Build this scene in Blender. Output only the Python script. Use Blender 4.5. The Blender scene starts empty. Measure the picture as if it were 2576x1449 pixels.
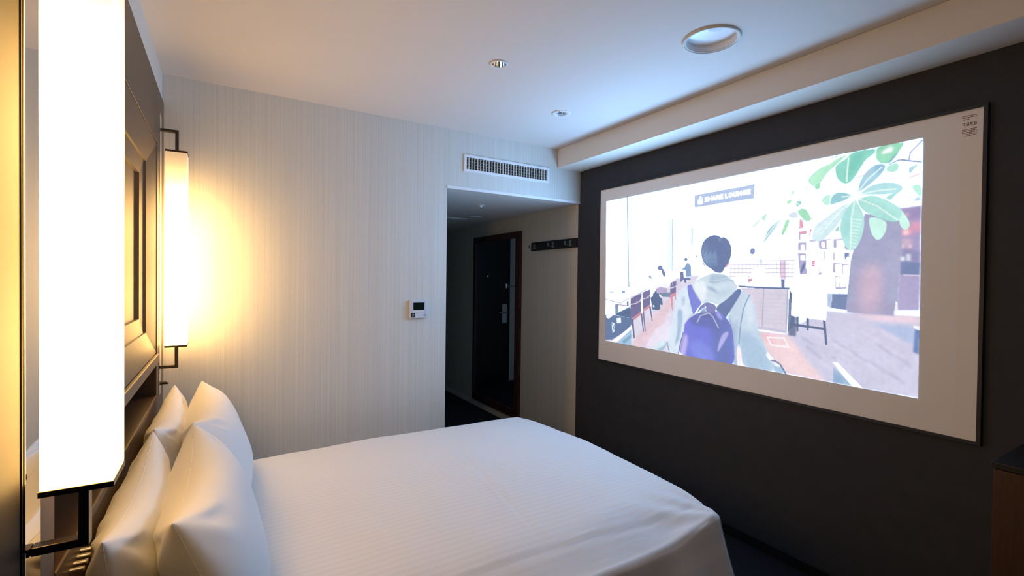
import bpy, bmesh, math, random
import numpy as np
from mathutils import Vector, Matrix
random.seed(7)
C = bpy.context.scene.collection
sc = bpy.context.scene

# ---------------------------------------------------------------- camera
E = 1.375                                   # eye height above the floor
cam_d = bpy.data.cameras.new('camera'); cam = bpy.data.objects.new('camera', cam_d); C.objects.link(cam)
yaw, pit, rol = 0.54445, -0.014618, 0.013027
F = Vector((math.sin(yaw)*math.cos(pit), math.cos(yaw)*math.cos(pit), math.sin(pit)))
Rt = Vector((math.cos(yaw), -math.sin(yaw), 0)); U = Rt.cross(F)
rr = Rt*math.cos(rol) + U*math.sin(rol); uu = -Rt*math.sin(rol) + U*math.cos(rol)
cam.matrix_world = Matrix(((rr.x, uu.x, -F.x, 0), (rr.y, uu.y, -F.y, 0), (rr.z, uu.z, -F.z, E), (0, 0, 0, 1)))
cam_d.sensor_width = 36.0; cam_d.lens = 1199.3/2576*36; cam_d.clip_start = 0.02
sc.camera = cam

# ---------------------------------------------------------------- light and exposure
w = bpy.data.worlds.new('night'); sc.world = w; w.use_nodes = True
w.node_tree.nodes['Background'].inputs[0].default_value = (0.05, 0.06, 0.09, 1)
w.node_tree.nodes['Background'].inputs[1].default_value = 0.1
sc.view_settings.view_transform = 'Standard'; sc.view_settings.look = 'None'
sc.view_settings.exposure = 0.12; sc.view_settings.gamma = 1.0
SCREEN_GAIN = 1.0
LAMP_GAIN = 2.35
LAMP_COL = (1.0, 0.57, 0.175)

# ---------------------------------------------------------------- materials
def lin(c):
    c = c/255.0
    return c/12.92 if c <= 0.04045 else ((c+0.055)/1.055)**2.4
def rgb(r, g, b): return (lin(r), lin(g), lin(b), 1)
def mat(name, col, rough=0.6, metal=0.0, spec=0.5, noise=None, bump=None, stretch=(1,1,1), coat=0, vary=0.12, trans=0):
    m = bpy.data.materials.new(name); m.use_nodes = True; nt = m.node_tree
    b = nt.nodes['Principled BSDF']
    b.inputs['Base Color'].default_value = col; b.inputs['Roughness'].default_value = rough
    b.inputs['Metallic'].default_value = metal; b.inputs['Specular IOR Level'].default_value = spec
    b.inputs['Coat Weight'].default_value = coat
    if trans: b.inputs['Transmission Weight'].default_value = trans
    if noise or bump:
        tc = nt.nodes.new('ShaderNodeTexCoord'); mp = nt.nodes.new('ShaderNodeMapping')
        mp.inputs['Scale'].default_value = stretch
        nt.links.new(tc.outputs['Object'], mp.inputs['Vector'])
        nz = nt.nodes.new('ShaderNodeTexNoise'); nz.inputs['Scale'].default_value = noise or 40
        nz.inputs['Detail'].default_value = 6; nt.links.new(mp.outputs[0], nz.inputs['Vector'])
        if noise and vary:
            mx = nt.nodes.new('ShaderNodeMix'); mx.data_type = 'RGBA'
            mx.inputs['A'].default_value = tuple(c*(1-vary) for c in col[:3])+(1,)
            mx.inputs['B'].default_value = tuple(min(1, c*(1+vary)) for c in col[:3])+(1,)
            nt.links.new(nz.outputs['Fac'], mx.inputs['Factor']); nt.links.new(mx.outputs['Result'], b.inputs['Base Color'])
        if bump:
            bp = nt.nodes.new('ShaderNodeBump'); bp.inputs['Strength'].default_value = bump; bp.inputs['Distance'].default_value = 0.002
            nt.links.new(nz.outputs['Fac'], bp.inputs['Height']); nt.links.new(bp.outputs[0], b.inputs['Normal'])
    return m

def wallpaper(k=1.0, nm='striped_wallpaper', w_=(1, 1, 1)):
    m = bpy.data.materials.new(nm); m.use_nodes = True; nt = m.node_tree; b = nt.nodes['Principled BSDF']
    tc = nt.nodes.new('ShaderNodeTexCoord')
    mp = nt.nodes.new('ShaderNodeMapping'); mp.inputs['Scale'].default_value = (1, 1, 0.004)
    nt.links.new(tc.outputs['Object'], mp.inputs[0])
    n1 = nt.nodes.new('ShaderNodeTexNoise'); n1.inputs['Scale'].default_value = 110; n1.inputs['Detail'].default_value = 3
    n1.inputs['Roughness'].default_value = 0.75
    nt.links.new(mp.outputs[0], n1.inputs['Vector'])
    cr = nt.nodes.new('ShaderNodeValToRGB'); cr.color_ramp.elements[0].position = .36; cr.color_ramp.elements[1].position = .64
    cr.color_ramp.elements[0].color = (.645*k*w_[0], .650*k*w_[1], .615*k*w_[2], 1); cr.color_ramp.elements[1].color = (.735*k*w_[0], .740*k*w_[1], .705*k*w_[2], 1)
    nt.links.new(n1.outputs['Fac'], cr.inputs[0])
    mp2 = nt.nodes.new('ShaderNodeMapping'); mp2.inputs['Scale'].default_value = (1, 1, .25)
    nt.links.new(tc.outputs['Object'], mp2.inputs[0])
    n2 = nt.nodes.new('ShaderNodeTexNoise'); n2.inputs['Scale'].default_value = 300; nt.links.new(mp2.outputs[0], n2.inputs['Vector'])
    mx = nt.nodes.new('ShaderNodeMix'); mx.data_type = 'RGBA'; mx.blend_type = 'MULTIPLY'; mx.inputs['Factor'].default_value = .12
    nt.links.new(cr.outputs[0], mx.inputs['A']); nt.links.new(n2.outputs['Fac'], mx.inputs['B'])
    nt.links.new(mx.outputs['Result'], b.inputs['Base Color'])
    bp = nt.nodes.new('ShaderNodeBump'); bp.inputs['Strength'].default_value = .35; bp.inputs['Distance'].default_value = .0012
    nt.links.new(n1.outputs['Fac'], bp.inputs['Height']); nt.links.new(bp.outputs[0], b.inputs['Normal'])
    b.inputs['Roughness'].default_value = .55; b.inputs['Specular IOR Level'].default_value = .35
    return m

def linen(stripe=False, tint=(.80, .80, .80)):
    m = bpy.data.materials.new('white_satin_stripe' if stripe else 'white_cotton'); m.use_nodes = True; nt = m.node_tree; b = nt.nodes['Principled BSDF']
    b.inputs['Base Color'].default_value = tint+(1,); b.inputs['Roughness'].default_value = .8
    b.inputs['Specular IOR Level'].default_value = .25; b.inputs['Sheen Weight'].default_value = .15
    tc = nt.nodes.new('ShaderNodeTexCoord')
    nz = nt.nodes.new('ShaderNodeTexNoise'); nz.inputs['Scale'].default_value = 9; nz.inputs['Detail'].default_value = 4
    nt.links.new(tc.outputs['Object'], nz.inputs['Vector'])
    bp = nt.nodes.new('ShaderNodeBump'); bp.inputs['Strength'].default_value = .4; bp.inputs['Distance'].default_value = .006
    nt.links.new(nz.outputs['Fac'], bp.inputs['Height']); nt.links.new(bp.outputs[0], b.inputs['Normal'])
    if stripe:
        wv = nt.nodes.new('ShaderNodeTexWave'); wv.bands_direction = 'Y'; wv.inputs['Scale'].default_value = 1/.044/ (2*math.pi) * math.pi
        wv.inputs['Distortion'].default_value = .15
        nt.links.new(tc.outputs['Object'], wv.inputs['Vector'])
        cr = nt.nodes.new('ShaderNodeValToRGB'); cr.color_ramp.elements[0].position = .4; cr.color_ramp.elements[1].position = .6
        cr.color_ramp.elements[0].color = (.765, .768, .778, 1); cr.color_ramp.elements[1].color = (.80, .80, .80, 1)
        nt.links.new(wv.outputs['Fac'], cr.inputs[0]); nt.links.new(cr.outputs[0], b.inputs['Base Color'])
        mr = nt.nodes.new('ShaderNodeMapRange'); mr.inputs['To Min'].default_value = .5; mr.inputs['To Max'].default_value = .85
        nt.links.new(wv.outputs['Fac'], mr.inputs[0]); nt.links.new(mr.outputs[0], b.inputs['Roughness'])
    return m

M = {}
M['paper'] = wallpaper()
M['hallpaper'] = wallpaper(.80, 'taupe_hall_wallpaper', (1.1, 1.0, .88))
M['paint'] = mat('white_ceiling_paint', (.72, .70, .68, 1), .8, noise=220, bump=.25, vary=.02, spec=.2)
M['beam'] = mat('beam_wall_paint', (.74, .69, .62, 1), .8, noise=260, bump=.2, vary=.02, spec=.2)
M['dark'] = mat('charcoal_wall_cloth', (.040, .042, .049, 1), .75, noise=14, bump=.15, vary=.15, spec=.3)
M['frame'] = mat('dark_screen_frame', (.018, .018, .021, 1), .5)
M['carpet'] = mat('dark_carpet', (.02, .02, .026, 1), .95, noise=60, bump=.8, vary=.4, spec=.1)
M['white'] = mat('white_enamel', (.82, .82, .84, 1), .35)
M['plastic'] = mat('white_plastic', (.62, .66, .72, 1), .45)
M['board'] = mat('projection_surface', (.90, .88, .87, 1), .7, noise=600, bump=.1, vary=.04)
M['board2'] = mat('projection_surface_edge', (.90, .86, .82, 1), .7, noise=600, bump=.1, vary=.04)
M['wood'] = mat('brown_laminate', (.17, .108, .066, 1), .55, noise=18, bump=.08, stretch=(1, 1, 7), vary=.25, spec=.45)
M['leather'] = mat('brown_leather_panel', (.125, .080, .048, 1), .5, noise=26, bump=.18, vary=.14, spec=.5)
M['sidepanel'] = mat('smooth_side_panel', (.022, .019, .017, 1), .55, spec=.12, noise=10, stretch=(1, 1, 5), vary=.12)
M['darkwood'] = mat('dark_brown_wood', (.06, .028, .014, 1), .45, noise=20, bump=.06, stretch=(6, 6, .6), vary=.35)
M['redwood'] = mat('reddish_dark_wood', (.045, .017, .010, 1), .4, noise=20, stretch=(6, 6, .6), vary=.35)
M['blackwood'] = mat('near_black_wood', (.012, .010, .010, 1), .4, noise=20, stretch=(6, 6, .6), vary=.3)
M['chrome'] = mat('chrome', (.75, .74, .72, 1), .12, metal=1)
M['steel'] = mat('satin_steel', (.85, .82, .78, 1), .35, metal=1)
M['bronze'] = mat('dark_polished_metal', (.10, .085, .072, 1), .28, metal=1)
M['mirror'] = mat('mirror_glass', (.86, .85, .82, 1), .03, metal=1)
M['mirrordark'] = mat('hall_mirror_glass', (.8, .82, .84, 1), .01, metal=1)
M['black'] = mat('matt_black', (.006, .006, .007, 1), .6)
M['lcd'] = mat('dark_green_display', (.006, .014, .010, 1), .15)
M['slat'] = mat('grille_aluminium', (.62, .61, .57, 1), .5)
M['glass'] = mat('milky_glass', (.80, .84, .9, 1), .2, spec=.6)
M['linen'] = linen(); M['duvet'] = linen(True)
M['ink'] = mat('red_brown_ink', (.20, .05, .045, 1), .7)
M['grey'] = mat('light_grey_print', (.35, .42, .48, 1), .6)
M['mattress'] = mat('mattress_cloth', (.7, .69, .66, 1), .9, noise=80, bump=.3)

def lamp_shade_mat():
    # frosted acrylic shade lit by two bulbs inside: brightest at the bulb heights, dim at the very top
    m = bpy.data.materials.new('lit_frosted_shade'); m.use_nodes = True; nt = m.node_tree
    for n in list(nt.nodes): nt.nodes.remove(n)
    o = nt.nodes.new('ShaderNodeOutputMaterial'); em = nt.nodes.new('ShaderNodeEmission')
    tc = nt.nodes.new('ShaderNodeTexCoord'); sp = nt.nodes.new('ShaderNodeSeparateXYZ'); nt.links.new(tc.outputs['Generated'], sp.inputs[0])
    cr = nt.nodes.new('ShaderNodeValToRGB'); cr.color_ramp.interpolation = 'B_SPLINE'
    els = cr.color_ramp.elements
    stops = [(0, .38), (.10, .48), (.24, .78), (.36, .62), (.46, .58), (.60, .76), (.72, .44), (.84, .045), (1, .008)]
    while len(els) < len(stops): els.new(.5)
    for e_, (p, v) in zip(els, stops): e_.position = p; e_.color = (v, v, v, 1)
    nt.links.new(sp.outputs['Z'], cr.inputs[0])
    ml = nt.nodes.new('ShaderNodeMath'); ml.operation = 'MULTIPLY'; ml.inputs[1].default_value = 14*LAMP_GAIN
    nt.links.new(cr.outputs[0], ml.inputs[0]); nt.links.new(ml.outputs[0], em.inputs['Strength'])
    em.inputs['Color'].default_value = LAMP_COL+(1,)
    df = nt.nodes.new('ShaderNodeBsdfDiffuse'); df.inputs[0].default_value = (.7, .68, .64, 1)
    ad = nt.nodes.new('ShaderNodeAddShader'); nt.links.new(em.outputs[0], ad.inputs[0]); nt.links.new(df.outputs[0], ad.inputs[1])
    nt.links.new(ad.outputs[0], o.inputs[0])
    return m
M['shade'] = lamp_shade_mat()

# ---------------------------------------------------------------- helpers
def BM(): return bmesh.new()
def box(bm, x0, x1, y0, y1, z0, z1):
    vs = [bm.verts.new((x, y, z)) for x in (x0, x1) for y in (y0, y1) for z in (z0, z1)]
    for f in ((0,1,3,2), (4,6,7,5), (0,4,5,1), (2,3,7,6), (0,2,6,4), (1,5,7,3)): bm.faces.new([vs[i] for i in f])
def lathe(bm, prof, c, axis='Z', n=40):
    # prof: (radius, height) list, turned round the axis through c
    rings = []
    for r, h in prof:
        ring = []
        for i in range(n):
            a = 2*math.pi*i/n
            p = (r*math.cos(a), r*math.sin(a), h)
            if axis == 'X': p = (p[2], p[0], p[1])
            if axis == 'Y': p = (p[0], p[2], p[1])
            ring.append(bm.verts.new((c[0]+p[0], c[1]+p[1], c[2]+p[2])))
        rings.append(ring)
    for a, b in zip(rings, rings[1:]):
        for i in range(n): bm.faces.new((a[i], a[(i+1) % n], b[(i+1) % n], b[i]))
    bm.faces.new(rings[0]); bm.faces.new(rings[-1])
def obj(name, bm, m, parent=None, bevel=0, smooth=False, seg=2):
    bmesh.ops.recalc_face_normals(bm, faces=bm.faces)
    me = bpy.data.meshes.new(name); bm.to_mesh(me); bm.free()
    o = bpy.data.objects.new(name, me); C.objects.link(o)
    me.materials.append(M[m] if isinstance(m, str) else m)
    if parent is not None:
        o.parent = parent; o.matrix_parent_inverse = Matrix.Translation(-parent.location)
    if bevel:
        b = o.modifiers.new('bevel', 'BEVEL'); b.width = bevel; b.segments = seg; b.limit_method = 'ANGLE'
        b.harden_normals = False
    if smooth:
        me.polygons.foreach_set('use_smooth', [True]*len(me.polygons))
    return o
def bx(name, x0, x1, y0, y1, z0, z1, m, parent=None, bevel=0, **k):
    bm = BM(); box(bm, x0, x1, y0, y1, z0, z1); return obj(name, bm, m, parent, bevel, **k)
def quadstrip(name, rows, m, parent=None, smooth=False, thick=0):
    bm = BM(); V_ = [[bm.verts.new(p) for p in r] for r in rows]
    for a, b in zip(V_, V_[1:]):
        for i in range(len(a)-1): bm.faces.new((a[i], a[i+1], b[i+1], b[i]))
    return obj(name, bm, m, parent, smooth=smooth)
def thing(name, label, cat, loc=(0,0,0), group=None):
    o = bpy.data.objects.new(name, None); C.objects.link(o); o.location = loc; o.empty_display_size = .1
    return tag(o, label, cat, group)
def tag(o, label, cat, group=None):
    o['label'] = label; o['category'] = cat
    if group: o['group'] = group
    return o
def struct(o): o['kind'] = 'structure'; return o

# ---------------------------------------------------------------- room shell
XL, XR, YF, YB, H = -.262, 2.384, 2.926, -1.9, E+1.0
HC = E+.61                                   # hall ceiling
YE = 5.64                                    # end of the hall
XH = 1.262                                   # left wall of the hall
struct(bx('floor', XL-.15, XR+.15, YB-.15, YE+.15, -.1, 0, 'carpet'))
bm = BM(); box(bm, XL-.15, XR+.15, YB-.15, YF, H, H+.1); struct(obj('ceiling', bm, 'paint'))
struct(bx('ceiling_hall', XH, XR+.15, YF+.001, YE+.15, HC, HC+.06, 'paint'))
# far wall: full height left of the opening, a lintel above it
bm = BM(); box(bm, XL-.15, XH, YF, YF+.10, 0, H+.1); box(bm, XH, XR+.15, YF, YF+.10, HC+.018, H+.1)
bmesh.ops.remove_doubles(bm, verts=bm.verts, dist=1e-5); struct(obj('wall_far', bm, 'paper'))
bm = BM(); box(bm, XH-.002, 2.3835, YF-.004, YF+.01, HC-.002, HC+.018)
struct(obj('trim_1', bm, 'white', bevel=.002))
struct(bx('wall_left', XL-.15, XL, YB-.15, YF, 0, H, 'beam'))
struct(bx('wall_screen', XR, XR+.15, YB-.15, YF+.02, 0, H, 'dark'))
struct(bx('wall_back', XL, XR, YB-.15, YB, 0, H, 'wood'))
bm = BM(); box(bm, 2.160, XR, YB, YF, E+.857, H); struct(obj('wall_beam', bm, 'beam', bevel=.004))
struct(bx('wall_hall_right', XR+.002, XR+.15, YF+.02, YE+.15, 0, HC, 'hallpaper'))
struct(bx('wall_hall_left', XH-.10, XH, YF+.10, YE+.15, 0, HC, 'hallpaper'))
struct(bx('wall_hall_end', XH, XR+.002, YE, YE+.15, 0, HC, 'hallpaper'))
struct(bx('baseboard_screen', XR-.010, XR, YB, YF+.02, 0, .055, 'blackwood', bevel=.002))
struct(bx('baseboard_hall_right', XR-.008, XR+.002, YF+.021, YE, 0, .05, 'slat', bevel=.002))
struct(bx('baseboard_hall_left', XH, XH+.01, YF+.10, YE, 0, .05, 'slat', bevel=.002))
struct(bx('baseboard_far', XL, XH-.004, YF-.01, YF, 0, .05, 'slat', bevel=.002))

# ---------------------------------------------------------------- bed (base, mattress)
BX0, BX1, BY0, BY1 = -.235, 1.60, 1.15, 2.58
bed = thing('bed', 'double bed against the brown headboard, covered by the white duvet', 'bed', (.7, 1.87, 0))
bx('base', BX0, BX1-.02, BY0+.03, BY1-.03, .07, .23, 'blackwood', bed, .01)
bx('mattress', BX0, BX1, BY0+.01, BY1, .23, .425, 'mattress', bed, .04, seg=4, smooth=False)
for x in (BX0+.12, BX1-.14):
    for y in (BY0+.12, BY1-.12):
        bm = BM(); lathe(bm, [(.022, 0), (.03, .07)], (x, y, 0), n=16); obj('leg', bm, 'blackwood', bed)

def vnoise(x, y, s):
    return (math.sin(x*s*1.3+y*s*.7+1.2)+math.sin(-x*s*.6+y*s*1.7+4.1)+math.sin(x*s*2.3-y*s*1.9+.4)*.6)/2.6
def make_duvet():
    X0 = -.02; ex = 1.630; ey0, ey1 = 1.125, 2.60; r = .022; L = .43
    cx0, cy0_, cy1_ = ex-r, ey0+r, ey1-r
    def sst(t): t = min(1, max(0, t)); return t*t*(3-2*t)
    nd = 70
    us = [X0+(cx0-X0)*i/170 for i in range(171)]+[cx0+L*(i/nd)**1.25 for i in range(1, nd+1)]
    vs = [cy0_-L*((nd-j)/nd)**1.25 for j in range(nd)]+[cy0_+(cy1_-cy0_)*j/120 for j in range(121)]+[cy1_+L*(j/nd)**1.25 for j in range(1, nd+1)]
    rows = []
    for u in us:
        row = []
        for v in vs:
            du = max(0.0, u-cx0); dv = v-cy0_ if v < cy0_ else (v-cy1_ if v > cy1_ else 0.0)
            bxp = min(u, cx0); byp = min(max(v, cy0_), cy1_)
            d = math.hypot(du, dv)
            if du > 0 and dv != 0: d = max(du, abs(dv))
            nrm_ = math.hypot(du, dv) or 1
            ox, oy = du/nrm_, dv/nrm_
            a = d/r
            out, drop = (r*math.sin(a), r*(1-math.cos(a))) if a < math.pi/2 else (r, r+(d-r*math.pi/2))
            s = min(1, max(0, (bxp-X0)/(ex-X0))); t = (byp-ey0)/(ey1-ey0)
            bulge = max(0, 1-(2*t-1)**2)
            x, y = bxp, byp
            x += .050*bulge*sst((bxp-(ex-.5))/.5)
            eb = math.sin(math.pi*min(1, s*.95+.08))
            y += .030*eb*sst((byp-(ey1-.3))/.3)-.012*eb*sst(((ey0+.3)-byp)/.3)
            z = .500+.030*bulge**.6*(1-.25*(2*s-1)**2)-.012*(1-s)**2
            z += .0035*vnoise(x, y, 7)+.0012*vnoise(x, y, 23)
            cx_ = x-(.93+.10*(y-1.6)); ln = math.exp(-((y-1.75)/.42)**4)
            z += ln*(.0022*math.exp(-(cx_/.006)**2)-.0022*math.exp(-((cx_-.012)/.008)**2)+.0016*math.exp(-((cx_-.05)/.012)**2))
            cy_ = y-(1.235+.035*math.sin(x*2.2)); z += (.0035*math.exp(-(cy_/.006)**2)-.0040*math.exp(-((cy_+.012)/.010)**2))*sst((x-.35)/.4)
            # the open long side rolls over gently before it hangs
            if dv <= 0: z -= .050*sst((ey0+.26-byp)/.26)**1.5*(1-.95*sst((x-ex+.30)/.30))
            k = min(1, max(0, (drop-.01)/.30))
            fl = .030*k+.02*k*k
            if du > 0 and dv != 0:
                an = math.atan2(abs(dv), du)
                fl += k*.020*math.sin(an*9)+.012*k
            elif dv < 0: fl += k*.05+k*(.020*math.sin(x*11+1.5*math.sin(x*3.1))+.011*math.sin(x*27+2)+.014)
            elif dv > 0: fl += k*.016*math.sin(x*12)
            elif du > 0: fl += k*.014*math.sin(y*13+.7)
            # creases radiating from the open corner
            rc = math.hypot(x-ex, (y-ey0)); 
            if rc < .7 or d > 0:
                an2 = math.atan2(y-ey0+.02, ex-x+.02)
                z += .004*math.exp(-((rc-.18)/.16)**2)*math.sin(an2*14)*(1 if d < r else 0)
            x += ox*(out+fl); y += oy*(out+fl)
            z = max(z-drop, .05+.001*(u+v))
            row.append((x, y, z))
        rows.append(row)
    o = quadstrip('duvet', rows, 'duvet', smooth=True)
    sol = o.modifiers.new('thickness', 'SOLIDIFY'); sol.thickness = .012; sol.offset = -1
    tag(o, 'white satin-striped duvet spread over the whole bed', 'duvet')
    return o
make_duvet()

def pillow(bot, top, y0, y1, thick, label, seed, lean_belly=.0):
    # bot / top: (x, z) of the lower and upper long edges; stands on its long side along y
    rnd = random.Random(seed); ph = [rnd.uniform(0, 6) for _ in range(8)]
    n, m_ = 56, 44
    d = Vector((top[0]-bot[0], 0, top[1]-bot[1])); hh = d.length; d.normalize(); nrm = Vector((d.z, 0, -d.x))
    def pt(u, v, side):
        pinch = .045
        uu_ = u*(1-pinch*(1-abs(v)**2.2)); vv_ = v*(1-.06*(1-abs(u)**2.4))
        y = (y0+y1)/2+uu_*(y1-y0)/2
        a = max(0.0, (1-abs(u)**2.6)*(1-abs(v)**2.6))
        t = thick*(a**.44)
        # creases running in from the corners and edges
        cr_ = 0
        for k in range(4):
            cu, cv = (-1 if k & 1 else 1), (-1 if k & 2 else 1)
            dx_, dy_ = (u-cu)*1.4, v-cv; rr_ = math.hypot(dx_, dy_)
            an = math.atan2(dy_, dx_)
            cr_ += .0065*math.exp(-((rr_-.38)/.28)**2)*math.sin(an*8+ph[k])
        cr_ += .0024*math.sin(u*31+2*math.sin(u*7+ph[6])+1.5*v)*math.exp(-((1-abs(v))/.35)**2)*(1-u**4)
        cr_ += .0035*math.sin(u*13+ph[4]+2*v)*(abs(v)**3)*(1-abs(u)**4)
        cr_ += .003*math.sin(u*4.1+v*3.3+ph[5])
        t = t+cr_*min(1, a*4)
        p = Vector((bot[0], y, bot[1]))+d*(hh*(vv_+1)/2)
        # sag of the top edge
        if v > 0: p.z -= .030*v*v*(1-u*u); p.x += .005*v*v*(1-u*u)
        return p+nrm*(side*t*(1.0 if side > 0 else 1.05))
    bm = BM()
    gr = {}
    for side in (1, -1):
        for i in range(n+1):
            for j in range(m_+1):
                edge = i in (0, n) or j in (0, m_)
                if side < 0 and edge: gr[(side, i, j)] = gr[(1, i, j)]; continue
                u = math.sin((i/n*2-1)*math.pi/2); v = math.sin((j/m_*2-1)*math.pi/2)
                gr[(side, i, j)] = bm.verts.new(pt(u, v, side))
    for side in (1, -1):
        for i in range(n):
            for j in range(m_):
                q = [gr[(side, i, j)], gr[(side, i+1, j)], gr[(side, i+1, j+1)], gr[(side, i, j+1)]]
                bm.faces.new(q if side > 0 else q[::-1])
    o = obj('pillow', bm, 'linen', smooth=True)
    tag(o, label, 'pillow', 'white pillows standing against the headboard')
    bm = BM()                               # sewn piping along the seam
    ring = [pt(math.sin((i/n*2-1)*math.pi/2), 1, 1) for i in range(n+1)]
    ring += [pt(1, math.sin((1-j/m_*2)*math.pi/2), 1) for j in range(1, m_+1)]
    ring += [pt(math.sin((1-i/n*2)*math.pi/2), -1, 1) for i in range(1, n+1)]
    ring += [pt(-1, math.sin((j/m_*2-1)*math.pi/2), 1) for j in range(1, m_)]
    N = len(ring); tubes = []
    for i, p in enumerate(ring):
        t_ = (ring[(i+1) % N]-ring[i-1]).normalized(); s_ = t_.cross(nrm).normalized(); q_ = nrm
        tubes.append([bm.verts.new(p+(s_*math.cos(a)+q_*math.sin(a))*.0009) for a in (0, 1.57, 3.14, 4.71)])
    for i in range(N):
        a, b = tubes[i], tubes[(i+1) % N]
        for k in range(4): bm.faces.new((a[k], a[(k+1) % 4], b[(k+1) % 4], b[k]))
    obj('seam', bm, 'linen', o, smooth=True)
    return o
pillow((-.158, .515), (-.188, E-.492), 1.900, 2.640, .068, 'white pillow of the rear row, beside the far wall lamp', 3)
pillow((-.158, .515), (-.190, E-.492), 1.135, 1.878, .068, 'white pillow of the rear row, beneath the large bright wall lamp', 5)
pillow((.055, .512), (-.085, E-.486), 1.895, 2.645, .098, 'white pillow of the front row, against the pale wall side of the bed', 11)
pillow((.055, .512), (-.085, E-.486), 1.140, 1.885, .100, 'white pillow of the front row, nearest the camera side of the bed', 21)
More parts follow.
